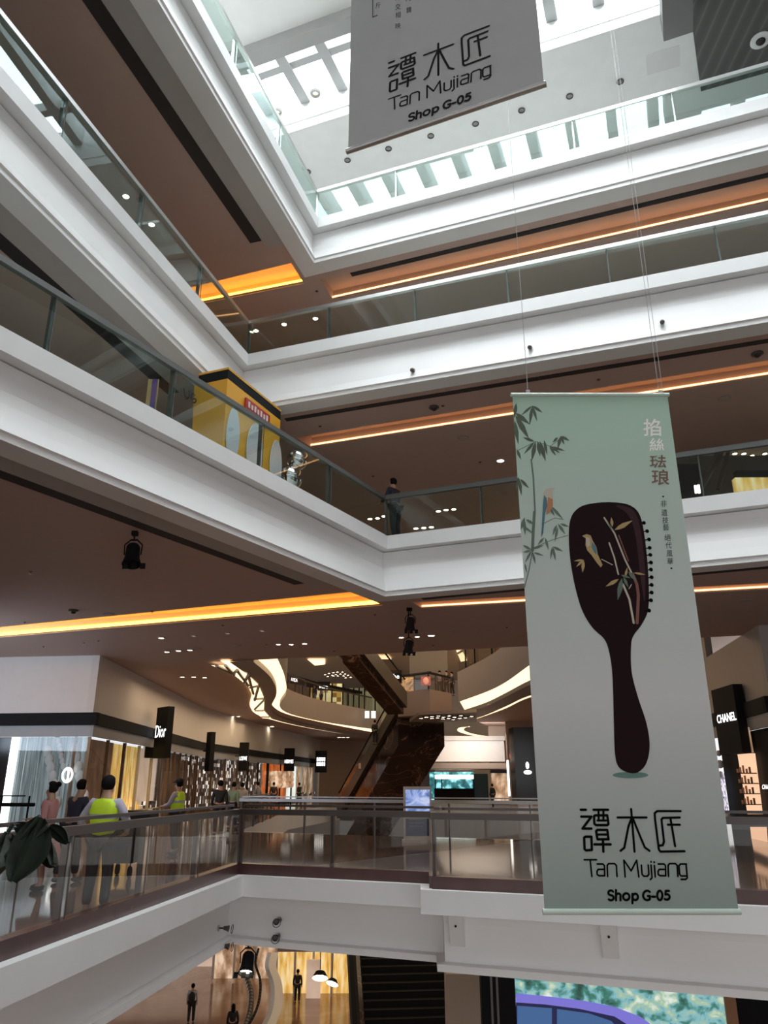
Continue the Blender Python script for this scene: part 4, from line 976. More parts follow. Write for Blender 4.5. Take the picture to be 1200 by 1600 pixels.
M['vest'] = ramp_mat('lime_vest', 'grad', 1, [(0,(.44,.62,.02)),(.575,(.44,.62,.02)),(.58,(.30,.30,.27)),(.605,(.30,.30,.27)),(.61,(.44,.62,.02))], rough=.6, stretch=(1,1,.5), emit=.10)
for _n in [M['vest'].node_tree.nodes]:
    for q in _n:
        if q.type == 'VALTORGB': q.color_ramp.interpolation = 'CONSTANT'
def person(label, loc, face, h=1.7, top='c_black', legs='c_black', arms='down', stride=.0, vest=False, skirt=None, lean=0, hair='short', bag=None, group=None, detail=True, cat='person', hat=False):
    k = h/1.72; t = thing('person', label, cat, loc, face, group)
    # local frame: the person faces +Y
    def P(x, y, z): return Vector((x*k, (y + lean*max(0, z-.9))*k, z*k))
    V = [P(0,0,.95), P(0,0,1.12), P(0,0,1.30), P(0,-.01,1.46), P(0,.01,1.55), P(0,.02,1.63), P(0,.10,1.585)]
    E = [(0,1),(1,2),(2,3),(3,4),(4,5),(4,6)]; R_ = [.105*k,.098*k,.112*k,.052*k,.072*k,.088*k,.020*k]
    def add(v, r, p): V.append(v); R_.append(r*k); E.append((p, len(V)-1)); return len(V)-1
    armj = {}
    for s in (-1, 1):
        st = stride*s
        a = add(P(.10*s, 0, .90), .095, 0); b = add(P(.105*s, .03+st*.5, .50), .060, a); c = add(P(.105*s, -.02+st, .10), .040, b); d = add(P(.115*s, .13+st, .04), .036, c)
        armj[('leg', s)] = (a, b, c)
        sh = add(P(.185*s, 0, 1.39), .055, 2)
        if arms == 'down': el, wr, ha = P(.235*s, -.03 - st*.4, 1.12), P(.24*s, .04 - st*.7, .88), P(.24*s, .06 - st*.8, .80)
        elif arms == 'fwd': el, wr, ha = P(.24*s, .10, 1.14), P(.16*s, .32, 1.10), P(.12*s, .40, 1.09)
        elif arms == 'hips': el, wr, ha = P(.34*s, -.02, 1.14), P(.27*s, .14, 1.0), P(.22*s, .2, .98)
        else: el, wr, ha = (P(.24*s, .10, 1.14), P(.16*s, .32, 1.12), P(.12*s, .40, 1.12)) if s == 1 else (P(.235*s, -.03, 1.12), P(.24*s, .04, .88), P(.24*s, .06, .80))
        e = add(el, .042, sh); w_ = add(wr, .028, e); hh = add(ha, .030, w_); armj[s] = (sh, e, w_)
        if detail:
            d_ = (ha-wr).normalized(); q = Vector((0,1,0)) if abs(d_.z) > .5 else Vector((1,0,0))
            for f, (o_, ln) in enumerate(((-.03,.070),(-.01,.085),(.01,.080),(.03,.062))):
                f1 = add(ha + q*o_*k + d_*.03*k, .010, hh); f2 = add(V[f1] + d_*ln*.6*k + Vector((-.008*s,.004,0)), .009, f1); add(V[f2] + (d_*ln*.4 + Vector((-.02*s,0,-.004)))*k, .007, f2)
            th_ = add(wr + (ha-wr)*.4 + q*.035*k, .011, w_); add(V[th_] + (q*.02 + d_*.04)*k, .009, th_)
    skin('body', V, E, R_, M['skin'], t)
    # shoes, trousers, top, hair
    for s in (-1, 1):
        c = V[armj[('leg', s)][2]]; MB().ball(c + Vector((.005*s*k, .06*k, -.05*k)), .06*k, (.85,2.1,.8), 10, 6).build('shoe', M['c_black'], t, True, smooth=True)
    if skirt: MB().lathe((0, 0, 0), [(.15*k,1.02*k),(.19*k,.92*k),(.27*k,.62*k),(.31*k,.42*k),(.30*k,.42*k),(.14*k,.95*k)], 18).build('skirt', M[skirt], t, True, smooth=True)
    else:
        VV = [V[0] + Vector((0,0,.02*k))]; EE = []; RR = [.140*k]
        for s in (-1, 1):
            i = len(VV); a, b, c = armj[('leg', s)]; VV += [V[a], V[b], V[c] + Vector((0,0,.02*k))]; RR += [.112*k,.080*k,.066*k]; EE += [(0,i),(i,i+1),(i+1,i+2)]
        skin('trousers', VV, EE, RR, M[legs], t)
    VV = [V[0] + Vector((0,0,.0)), V[1], V[2], V[2] + (V[3]-V[2])*.62]; EE = [(0,1),(1,2),(2,3)]; RR = [(.155*k,.13*k),(.145*k,.12*k),(.165*k,.135*k),.075*k]
    for s in (-1, 1):
        i = len(VV); a, b, c = armj[s]; VV += [V[a], V[b], V[b] + (V[c]-V[b])*.88]; RR += [.075*k,.058*k,.044*k]; EE += [(2,i),(i,i+1),(i+1,i+2)]
    skin('shirt' if vest else 'jacket', VV, EE, RR, M[top], t)
    if vest:
        VV = [V[0], V[1], V[2], V[2] + (V[3]-V[2])*.5]; RR = [(.205*k,.18*k),(.19*k,.165*k),(.225*k,.19*k),.12*k]; EE = [(0,1),(1,2),(2,3)]
        for s in (-1, 1): VV.append(V[armj[s][0]] - Vector((.01*s*k,0,-.01))); RR.append(.10*k); EE.append((2, len(VV)-1))
        o = skin('safety_vest', VV, EE, RR, M['vest'], t); o['label'] = 'lime yellow safety vest with a grey band'
    hc = V[5] + Vector((0,-.012*k,.012*k))
    mb = MB().ball(hc, .103*k, (.95,1.08,1.05), 16, 10)
    if hair == 'bun': mb.ball(hc + Vector((0,-.11*k,.05*k)), .05*k, (1,1,1), 10, 6)
    if hair == 'long': mb.ball(hc + Vector((0,-.05*k,-.10*k)), .10*k, (1,.6,1.7), 12, 8)
    # keep the face free
    mb2 = MB(); keep = []
    for v in mb.v: mb2.v.append(Vector((v.x, min(v.y, hc.y + (.045*k if v.z > hc.z + .04*k else .015*k)), v.z)))
    mb2.f = mb.f; mb2.m = mb.m
    mb2.build('hair', M['hair'], t, True, smooth=True)
    if hat:
        MB().lathe(hc + Vector((0,0,.02)), [(.10*k,0),(.112*k,.01),(.10*k,.07*k),(.05*k,.10*k),(0,.105*k)], 16).ball(hc + Vector((0,.11*k,.02)), .07*k, (1,1,.2), 10, 6).build('cap', M['c_black'], t, True, smooth=True)
    if bag: 
        MB().ball((bag[0]*k, bag[1]*k, bag[2]*k), bag[3], (.5,1,.85), 12, 8).build('handbag', M[bag[4]], t, True, smooth=True)
    return t
person('person in dark clothes leaning at the corner of the first upper gallery balustrade', (.30,18.75,F[1]), .9, 1.78, 'c_navy', 'c_black', 'fwd', .03, lean=.10)
person('worker in a lime yellow safety vest seen from behind, dark trousers', (-3.72,11.0,0), -.12, 1.69, 'c_lav', 'c_black', 'hips', .03, vest=True)
person('worker in a lime yellow vest and dark cap, turned to the left', (-5.02,20,0), 1.3, 1.70, 'c_lav', 'c_navy', 'fwd', .04, vest=True, hat=True)
person('woman in a dusty pink top and skirt, walking left', (-5.48,13.5,0), 1.5, 1.62, 'c_pink', 'c_black', 'one', .05, skirt='c_pink', hair='bun')
person('person in a long dark jacket beside the woman in pink', (-5.50,14.6,0), -.5, 1.66, 'c_navy', 'c_black', 'fwd', .12, lean=.16)
person('distant person in black with their back to us beside the bronze shop frames', (aty(345,1225,27).x,27,0), .2, 1.70, 'c_black', 'c_black', 'down', .05, detail=False)
person('distant person in pale green top in front of the goods shop', (aty(366,1225,31).x,31,0), -.3, 1.66, 'c_green', 'c_navy', 'down', .1, detail=False)
person('distant person in white shirt by the end of the near railing', (aty(379,1225,34).x,34,0), .5, 1.64, 'c_white', 'c_black', 'down', .08, detail=False)
person('distant person in grey walking past the lamp shop', (aty(403,1225,42).x,42,0), 1.2, 1.70, 'c_grey', 'c_black', 'down', .15, detail=False)
person('small dark figure in front of the orange shop wall', (aty(428,1225,55).x,55,0), .4, 1.7, 'c_black', 'c_navy', 'down', .1, detail=False)
person('small dark figure before the pale green-white lit panel', (aty(468,1225,60).x,60,0), -.8, 1.68, 'c_black', 'c_black', 'down', .1, detail=False)
person('tiny dark figure in front of the glowing peach curtains', (aty(769,1230,56).x,56,0), .8, 1.6, 'c_black', 'c_black', 'down', .1, detail=False)
zl = zt
person('person in grey standing left among those on the landing', (aty(686,1070,57).x,56.2,zl), 3.0, 1.72, 'c_grey', 'c_black', 'down', .05, detail=False)
person('person in black at the middle of the landing', (aty(697,1070,57).x,56.4,zl), 2.6, 1.75, 'c_black', 'c_black', 'down', .05, detail=False)
person('person in dark brown at the right end of the landing', (aty(706,1070,57).x,56.8,zl), 2.2, 1.72, mat and 'c_navy', 'c_black', 'down', .05, detail=False)
person('shopper in front of the yellow shelved upper shop', (aty(490,1100,62).x,62.5,F1), 2.4, 1.7, 'c_black', 'c_grey', 'down', .05, detail=False)
person('shopper in white further right before the yellow shelves', (aty(500,1102,62).x,63,F1), 1.4, 1.68, 'c_white', 'c_black', 'down', .05, detail=False)
pe = aty(577,1150,57.6)
person('dark figure riding up the lower escalator', (pe.x+.4,57.6,pe.z-.6), -.6, 1.7, 'c_black', 'c_black', 'down', .02, detail=False)
person('person in a white shirt with a dark backpack on the lower concourse', (atz(302,1538,LOW+1.7).x, atz(302,1538,LOW+1.7).y, LOW), .1, 1.72, 'c_white', 'c_black', 'down', .06, detail=False)
t = bpy.data.objects['person.018'] if 'person.018' in bpy.data.objects else None
if t: MB().ball((0,-.20,1.18), .2, (.85,.55,1.25), 14, 10).build('backpack', M['c_black'], t, True, smooth=True)
q = atz(365,1569,LOW+1.66); person('hooded dark figure at the foot of the picture on the lower concourse', (q.x,q.y,LOW), .3, 1.66, 'c_black', 'c_black', 'down', .06, hair='long', detail=False)
q = atz(464,1568,LOW); person('dark figure standing before the golden lit shop on the lower concourse', (q.x,q.y,LOW), .0, 1.58, 'c_black', 'c_black', 'down', .02, detail=False)
# ================= yellow booth on the first upper gallery =================
M['yellow'] = mat('amber_yellow_board', (.62,.31,.025), .45); M['silver'] = mat('pale_silver_disc', (.62,.66,.72), .25, .3); M['redsign'] = mat('red_sign_board', (.35,.02,.02), .4)
z1_ = F[1]
Hb = 3.0
cA = flat(atz(357,574,z1_+Hb)); cB = flat(atz(439,641,z1_+Hb)); cC = flat(atz(311,584,z1_+Hb))
t = thing('display_booth', 'amber yellow booth with black top edge and silver egg-shaped discs', 'booth', (cA.x,cA.y,z1_))
uf = (cB-cA).normalized(); us = (cC-cA).normalized(); Lf = (cB-cA).length; Ls = (cC-cA).length
nf = Vector((uf.y,-uf.x,0))
if nf.y > 0: nf = -nf
ns = Vector((us.y,-us.x,0)); 
if ns.y > 0: ns = -ns
MB().obox(cA + UP*z1_, uf*Lf, -nf*.12, UP*(Hb-.28)).build('front_board', M['yellow'], t)
MB().poly([cA+UP*(z1_+Hb-.28), cC+UP*(z1_+Hb-.28), cC+us*.1+UP*(z1_+Hb-.28), cA+us*.75+UP*(z1_+.2), cA+UP*(z1_+.05)]).poly([p - ns*.1 for p in [cA+UP*(z1_+Hb-.28), cC+UP*(z1_+Hb-.28), cC+us*.1+UP*(z1_+Hb-.28), cA+us*.75+UP*(z1_+.2), cA+UP*(z1_+.05)]]).build('side_board', M['yellow'], t)
MB().obox(cA + UP*(z1_+Hb-.27), uf*Lf, -nf*.2, UP*.22).build('black_top_band', M['black'], t)
MB().obox(cA + UP*(z1_+Hb-.27), us*Ls, -ns*.2, UP*.22).build('black_top_band', M['black'], t)
mb = MB()
MB().obox(cA + nf*.01 + UP*(z1_+Hb-.05), uf*Lf, -nf*.22, UP*.05).build('yellow_edge', M['yellow'], t); MB().obox(cA + ns*.01 + UP*(z1_+Hb-.05), us*Ls, -ns*.22, UP*.05).build('yellow_edge', M['yellow'], t)
bp_ = (cA + UP*z1_, uf.cross(UP))
def egg(u, v, rw, rh):
    c = onpl(u, v, *bp_) + nf*.02; mb = MB(); n = 28; ring = []
    for i in range(n):
        a = 2*PI*i/n; ring.append(c + uf*math.cos(a)*rw*(1 - .12*math.sin(a)) + UP*math.sin(a)*rh)
    mb.poly([p + nf*.03 for p in ring]); 
    for i in range(n): mb.poly([ring[i], ring[(i+1) % n], ring[(i+1) % n]+nf*.03, ring[i]+nf*.03])
    mb.build('egg_disc', M['silver'], t)
egg(362,677,.24,.62); egg(396,703,.33,.66); egg(429,724,.26,.6)
a = onpl(380,640,*bp_); b = onpl(417,673,*bp_)
a2 = onpl(380,626,*bp_)
MB().obox(a + nf*.02, (b-a) - UP*(b-a).z, nf*.05, UP*.30).build('red_sign', M['redsign'], t)
d = (b-a); d.z = 0
mb = MB()
for k in range(7): mb.obox(a + nf*.075 + d*(.08+k*.125) + UP*.09, d*.07, nf*.004, UP*(.12 if k % 2 else .15))
mb.build('sign_lettering', M['c_white'], t)
# chrome balls and post next to the booth
t = thing('chrome_sculpture', 'chrome figure of stacked shiny balls right of the amber booth', 'sculpture', tuple(cB + uf*.7) [:2] + (z1_,))
c = flat(aty(457,720,17.9)); c = Vector((c.x, 17.9, z1_))
t.location = c
MB().lathe(c, [(0,0),(.35,0),(.35,.08),(.1,.12),(.08,.7),(.12,.75)], 20).build('pedestal', M['dsteel'], t)
M['chrome'] = mat('chrome', (.75,.75,.76), .06, 1)
for dx, dz, r in ((-.05,1.45,.33),(.12,1.95,.28),(-.15,.95,.25),(.1,.7,.16)): MB().ball(c + Vector((dx,0,dz)), r, n=24, k=14).build('chrome_ball', M['chrome'], t, smooth=True)
# slanted purple pillar behind the glass, and lettering on the glass
t = thing('slim_banner_stand', 'slim purple and tan upright banner behind the glass left of the letters', 'banner stand', tuple(flat(aty(228,625,12.7))) [:2] + (z1_,))
p0 = aty(228,626,13.0); a = Vector((p0.x,13.0,z1_)); 
MB().obox(a, (.20,0,0), (0,.03,0), (0,0,1.5)).build('tan_panel', M['p_gold'], t); MB().obox(a + Vector((.08,-.004,0)), (.10,0,0), (0,.003,0), (0,0,1.5)).build('purple_stripe', mat('purple_print', (.12,.06,.25), .5), t); MB().obox(a + Vector((-.05,-.1,0)), (.3,0,0), (0,.25,0), (0,0,.03)).build('foot_plate', M['black'], t)
A_, B_ = offs(VOID[1][:3], .12, False)[:2]
gp = (A_, (B_-A_).normalized().cross(UP))
nG = Vector((gp[1].x, gp[1].y, 0)).normalized()
if nG.x < 0: nG = -nG
ps = []
def gl(u, v): q = onpl(u, v, *gp) - A_; e_ = (B_-A_).normalized(); return (q.dot(e_), q.z)
UL = [(285,608),(286.5,619),(290,624),(294,621),(293,612)]; GL = [(303,619),(300,615.5),(297,617),(296.5,623),(299,629),(302.5,630),(304.5,627),(304.2,624.5),(301,623.5)]
for L_ in (UL, GL): ribbon(ps, [gl(*q) for q in L_], .028)
mb = MB(); e_ = (B_-A_).normalized()
for p in ps: mb.poly([Vector((A_.x,A_.y,0)) + e_*q[0] + UP*q[1] + nG*.03 for q in p])
mb.build('glass_lettering', M['print_grey'], bal[1])
# ================= theatre lanterns =================
def lantern(pc, aim, label, top, s=1, lit=False):
    pc = Vector(pc); ax = Vector(aim).normalized(); t = thing('stage_spotlight', label, 'spotlight', tuple(pc))
    can = MB().lathe(pc - ax*.22*s, [(0,0),(.10*s,.0),(.13*s,.05*s),(.14*s,.30*s),(.17*s,.40*s),(.18*s,.44*s),(.155*s,.44*s),(.15*s,.36*s),(0,.36*s)], 18, ax=ax).build('lamp_can', M['black'], t)
    if lit: MB().lathe(pc - ax*.22*s, [(.15*s,.365*s),(0,.37*s)], 18, ax=ax).build('lit_face', M['lampface'], can)
    sd = ax.cross(UP) if abs(ax.z) < .95 else Vector((1,0,0)); sd.normalize()
    hk = pc + UP*.30*s
    for k in (-1,1): MB().path([pc + sd*.16*s*k, pc + sd*.17*s*k + UP*.2*s, hk + sd*.06*s*k], .014*s, 6).build('yoke_arm', M['black'], t)
    MB().tube(hk + sd*.07*s, hk - sd*.07*s, .02*s, 8).build('yoke_bridge', M['black'], t)
    MB().tube(hk, (hk.x, hk.y, top), .016, 8).box((hk.x, hk.y, top-.04), (.10,.10,.08)).build('hanging_hook', M['black'], t)
    for k in range(3): MB().obox(pc + ax*.2*s + sd*(.17*s*(k-1)) , sd*.10*s, ax*.12*s, UP*.01).build('barn_door', M['black'], can)
    return t
s1 = F[1]-H[1]+.1
p = atz(211,832,s1-.02); lantern((p.x,p.y,s1-.45), (.1,-.3,-1), 'black stage spotlight hanging under the first upper gallery on the left', s1, .95)
p = atz(641,950,s1); 
lantern((p.x,p.y,s1-.42), (-.1,.2,-1), 'black stage spotlight, upper one of the pair hanging by the gallery corner', s1, .8)
lantern((p.x-.05,p.y,s1-1.02), (-.15,.1,-1), 'black stage spotlight, lower one of the pair hanging by the gallery corner', s1, .75)
p = aty(387,1500,15.6); lantern((p.x,p.y,p.z-.05), (.0,-.62,-.8), 'lit stage spotlight hanging below the ground gallery corner', -1.05, .8, True)
p = aty(500,1528,24); t = thing('concourse_light', 'round lit pendant lamp over the dark escalator in the lower concourse', 'lamp', tuple(p))
MB().lathe(p, [(0,.2),(.13,.15),(.22,0),(.21,0),(0,.02)], 18, ax=(0,.62,1)).build('shade', M['black'], t); MB().lathe(p, [(.21,-.005),(0,-.005)], 18, ax=(0,.62,1)).build('lit_face', M['lampface'], t); MB().tube(p + UP*.2, (p.x,p.y,-1.1), .012, 6).build('stem', M['black'], t)
p = aty(519,1537,26); t = thing('concourse_light', 'tilted lit oval lamp just right of the round pendant lamp', 'lamp', tuple(p))
MB().lathe(p, [(0,.16),(.11,.12),(.19,0),(0,.02)], 16, ax=(.3,.66,1)).build('shade', M['black'], t); MB().lathe(p, [(.18,-.005),(0,-.005)], 16, ax=(.3,.66,1)).build('lit_face', M['lampface'], t); MB().tube(p + UP*.15, (p.x+.05,p.y,-1.1), .012, 6).build('stem', M['black'], t)
# small double floodlights on the ground-gallery fascia
P0 = VOID[0]; FC = offs(P0, .36)
plL = (FC[0], (FC[1]-FC[0]).normalized().cross(UP)); plR = (FC[1], (FC[2]-FC[1]).normalized().cross(UP)); plS = (FC[3], (FC[4]-FC[3]).normalized().cross(UP))
def inw(n): n = Vector((n.x,n.y,0)).normalized(); return n if n.y < 0 or (abs(n.y) < .5 and n.x > 0) else -n
for (u, v, pl_, lb) in ((341,1450,plL,'upper small floodlight on the left fascia near the corner'),(341,1478,plL,'lower small floodlight on the left fascia near the corner'),(437,1437,plR,'upper small wire-guarded floodlight on the fascia right of the corner'),(435,1462,plR,'lower small wire-guarded floodlight on the fascia right of the corner')):
    c = onpl(u, v, *pl_); n = Vector((pl_[1].x, pl_[1].y, 0)).normalized()
    n = n if n.dot(Vector((1,-.6,0))) > 0 else -n
    t = thing('floodlight', lb, 'floodlight', tuple(c))
    MB().lathe(c, [(0,0),(.05,0),(.05,.02),(0,.02)], 14, ax=n).build('wall_plate', M['steel'], t); MB().tube(c + n*.015, c + n*.12, .012, 6).build('arm', M['black'], t)
    ax = (n + Vector((.6,0,-.15))).normalized(); MB().lathe(c + n*.13 - ax*.04, [(0,0),(.03,.01),(.042,.07),(.055,.10),(.045,.10),(.035,.08),(0,.08)], 16, ax=ax).build('lamp_head', M['dsteel'], t)
    r = []; sd = ax.orthogonal().normalized(); s2 = ax.cross(sd)
    for i in range(13): a_ = 2*PI*i/12; r.append(c + n*.13 + ax*.12 + sd*math.cos(a_)*.07 + s2*math.sin(a_)*.07)
    MB().path(r, .006, 5).build('wire_guard', M['black'], t)
# angled white boxes on the right-hand fascia
for k, (u, v) in enumerate(((715,1426),(951,1441))):
    c = onpl(u, v, *plS); n = Vector((plS[1].x, plS[1].y, 0)).normalized(); n = n if n.y < 0 else -n; d = Vector((n.y,-n.x,0))
    if d.x < 0: d = -d
    t = thing('wall_speaker', 'white wedge-shaped box on the fascia under the railing, ' + ('left of the green banner' if k == 0 else 'right below the green banner'), 'speaker', tuple(c))
    a = c - d*.11; MB().add([a, a+d*.22, a+d*.22+n*.16, a+n*.16, a-UP*.46, a+d*.22-UP*.46, a+d*.22+n*.05-UP*.46, a+n*.05-UP*.46], [(0,1,2,3),(4,5,6,7),(0,1,5,4),(1,2,6,5),(2,3,7,6),(3,0,4,7)]).build('casing', M['cap'], t)
    MB().lathe(c + n*.125 - UP*.17, [(.018,0),(.018,.012),(0,.014)], 10, ax=n).build('lens', M['black'], t)
    MB().obox(a - d*.01 + UP*.0, d*.24, n*.17, UP*.012).build('top_lip', M['steel'], t)
# little cameras on the bands
for u, v, l, lb in ((648,582,2,'tiny white camera on the middle gallery band, leftmost of three'),(830,547,2,'tiny white camera on the middle gallery band above the green banner'),(1035,508,2,'tiny white camera on the middle gallery band at the twin wires')):
    FC2 = offs(VOID[l], .25); pl_ = (FC2[1], (FC2[2]-FC2[1]).normalized().cross(UP)); c = onpl(u, v, *pl_); n = -NV
    t = thing('camera', lb, 'camera', tuple(c)); MB().tube(c, c + n*.10, .012, 6).build('bracket', M['steel'], t); MB().lathe(c + n*.10 + UP*.01, [(0,0),(.045,0),(.05,.06),(.05,.12),(.03,.14),(0,.14)], 14, ax=(n - UP*.5)).build('camera_body', M['dsteel'], t); MB().ball(c + n*.1 + UP*.02, .035, n=10, k=8).build('swivel', M['white'], t, smooth=True)
# ================= ceiling fittings =================
def dl(pts, z, label, group, r=.085, lens='down'):
    for u, v in pts: disc_light('downlight', atz(u, v, z-.002), r, label, group, rim='under', lens=lens)
dl([(252,996)], s1, 'single bright downlight left above the row of three near the yellow cove', None, .09)
dl([(261,1018),(279,1016),(297,1015)], s1, 'bright downlight in the row of three under the yellow cove, left', 'left row of three downlights', .09)
dl([(303,993),(356,989),(410,985)], s1, 'dim downlight in the sparse line just below the yellow cove', 'sparse dim downlights', .07, 'lens_mid')
dl([(435,1006),(455,1006),(476,1005)], s1, 'bright downlight in the row of three above the curved far gallery', 'middle row of three downlights', .085)
dl([(627,995),(652,994)], s1, 'small downlight half hidden by the hanging stage spotlights', 'two downlights by the stage spotlights', .085)
dl([(674,992)], s1, 'brightest downlight just right of the hanging stage spotlights', None, .11)
dl([(285,1057),(303,1057),(320,1058)], s1, 'downlight in the row of three nearer the cream lattice light', 'row of three by the lattice light', .10)
dl([(353,1119),(363,1119),(373,1119)], s1, 'downlight in the row of three above the shop passage', 'row of three over the passage', .16)
dl([(407,1135),(416,1135),(425,1135)], s1, 'downlight in the row of three below the curved cove', 'row of three below the curved cove', .2)
dl([(530,1152),(537,1152),(543,1152)], 5.9, 'tiny downlight in the far row of three left of the escalator', 'far row of three by the escalator', .22)
s2_ = F[2]-H[2]+.1
dl([(782,719)], s2_, 'bright downlight in the ceiling left of the green banner top', None, .11)
dl([(685,798),(697,796),(709,795)], s2_, 'downlight seen through the glass, upper row of three right of the standing person', 'upper row of three behind the glass', .09)
dl([(650,825),(662,824),(674,823)], s2_, 'downlight seen through the glass, lower row of three right of the standing person', 'lower row of three behind the glass', .10)
dl([(578,810),(590,809),(600,806)], s2_, 'downlight seen through the glass left of the standing person', 'row of three left of the standing person', .09)
dl([(1148,708),(1162,708),(1175,711),(1195,708),(1146,720),(1136,733),(1132,740)], s2_, 'downlight in the scattered group behind the glass right of the green banner', 'scattered downlights right of the banner', .07)
s3_ = F[3]-H[3]+.1
dl([(493,497),(444,506),(400,516)], s3_, 'bright downlight behind the glass near the middle gallery corner', 'downlights by the middle gallery corner', .08)
dl([(197,306),(237,350)], s3_, 'warm downlight seen through the upper left glass', 'warm downlights at upper left', .08)
def dome(u, v, z, label, r=.13):
    c = atz(u, v, z); t = thing('dome_camera', label, 'camera', tuple(c)); hs = MB().lathe(c, [(0,0),(r,0),(r*1.02,-.03),(r*.8,-.05),(0,-.05)], 20).build('camera_housing', M['dsteel'], t); MB().ball(c - UP*.04, r*.62, (1,1,.9), 14, 8).build('dome', M['blackgloss'], t, smooth=True)
dome(115,953,s1,'black dome camera near the yellow cove on the left'); dome(678,636,s2_,'black dome camera under the middle gallery'); dome(1183,552,s2_,'black dome camera under the middle gallery at the right edge')
def speaker(u, v, z, label, r=.16):
    c = atz(u, v, z); t = thing('ceiling_speaker', label, 'speaker', tuple(c)); MB().lathe(c, [(0,0),(r,0),(r,-.01),(r*.93,-.016),(0,-.014)], 24).build('grille', M['frieze'], t); MB().lathe(c - UP*.014, [(r*.9,0),(r*.7,-.004),(0,-.004)], 24).build('mesh_face', M['soffit_light'], t)
for u, v, z, lb in ((170,959,s1,'flat round ceiling speaker by the left dome camera'),(308,1013,s1,'flat round ceiling speaker right of the left row of downlights'),(371,1009,s1,'flat round ceiling speaker left of the middle row of downlights'),(709,985,s1,'flat round ceiling speaker right of the brightest downlight'),(724,684,s2_,'flat round ceiling speaker under the orange cove'),(1132,622,s2_,'flat round ceiling speaker right of the green banner'),(1165,938,s1,'flat round ceiling speaker low at the right edge')): speaker(u, v, z, lb)
def sprink(u, v, z, label, g='ceiling sprinklers'):
    c = atz(u, v, z); t = thing('sprinkler', label, 'sprinkler', tuple(c), group=g); MB().lathe(c, [(0,0),(.045,0),(.045,-.008),(.015,-.012),(.012,-.05),(0,-.05)], 10).build('escutcheon', M['dsteel'], t); MB().lathe(c - UP*.05, [(0,0),(.03,0),(.03,-.006),(0,-.006)], 10).build('deflector', M['steel'], t)
for u, v in ((48,893),(238,955),(39,972),(131,1004),(154,1001),(68,1010),(348,977),(586,960),(416,1007),(522,1017),(677,1008),(792,980)): sprink(u, v, s1, 'tiny dark sprinkler on the wide ceiling below the first upper gallery')
for u, v in ((500,666),(692,634),(583,744),(750,722),(935,593)): sprink(u, v, s2_, 'tiny dark sprinkler on the ceiling under the middle gallery', 'middle ceiling sprinklers')
sprink(495,455,s3_,'tiny dark sprinkler between the two topmost coves', None)
# dotted light cluster
for k, (u, v) in enumerate([(658,1122),(666,1120),(675,1119),(685,1118),(675,1122),(684,1121),(693,1120),(702,1118),(692,1123),(701,1122),(710,1120),(720,1118),(708,1124),(718,1122),(727,1121),(737,1119)]):
    disc_light('downlight', atz(u, v, 5.4), .17, 'small bright downlight in the dotted cluster under the landing', 'dotted cluster under the landing', rim='black')
struct(MB().slab([tuple(atz(u, v, 5.42).xy) for u, v in ((640,1128),(655,1117),(745,1113),(745,1128))], 5.42, 5.6).build('ceiling', M['land']), 'dark ceiling raft carrying the dotted lights', 'ceiling')
for k, (u, v) in enumerate([(508,1054),(514,1052),(521,1051),(527,1050),(535,1050),(512,1057),(519,1055),(525,1054),(532,1053),(539,1053),(521,1056),(528,1056),(537,1056),(544,1055),(548,1058),(540,1059)]):
    disc_light('downlight', atz(u, v, HC-.05), .12, 'small bright downlight in the dotted cluster high above the curved left gallery', 'dotted cluster above the left gallery', rim='under')
# information display
y = 24.0; a = aty(631,1313,y); a.z = 0; b = aty(675,1313,y)
t = thing('information_display', 'grey free-standing information display with a blue screen', 'display', (a.x,y,0))
ztop = aty(650,1229,y).z; W = b.x-a.x; dv = Vector((0,.25,0))
M['casegrey'] = mat('pale_grey_case', (.62,.62,.57), .4)
MB().obox((a.x,y,0), (W,0,0), dv, (0,0,ztop)).build('casing', M['casegrey'], t)
MB().obox((a.x-.04,y-.08,0), (W+.08,0,0), (0,.4,0), (0,0,.08)).build('base_plate', M['casegrey'], t)
M['bluescreen'] = ramp_mat('blue_screen_picture', 'noise', 2.2, [(.3,(.04,.07,.18)),(.45,(.14,.22,.50)),(.55,(.32,.42,.75)),(.65,(.55,.62,.85)),(.75,(.25,.18,.35))], emit=.75, dist=2)
s0_ = aty(634,1268,y-.01); s1_ = aty(671,1234,y-.01)
MB().obox((s0_.x,y-.012,s0_.z), (s1_.x-s0_.x,0,0), (0,.01,0), (0,0,s1_.z-s0_.z)).build('screen', M['bluescreen'], t)
s0_ = aty(634,1306,y-.01); s1_ = aty(670,1279,y-.01)
MB().obox((s0_.x,y-.012,s0_.z), (s1_.x-s0_.x,0,0), (0,.01,0), (0,0,s1_.z-s0_.z)).build('lower_screen', mat('dark_blue_screen', (.02,.025,.06), .15, emit=(.01,.015,.035), es=.4), t)
for k in range(3): MB().obox((s0_.x+.1,y-.016,s0_.z+.25+k*.09), (.42,0,0), (0,.003,0), (0,0,.015)).build('text_line', M['frieze'], t)
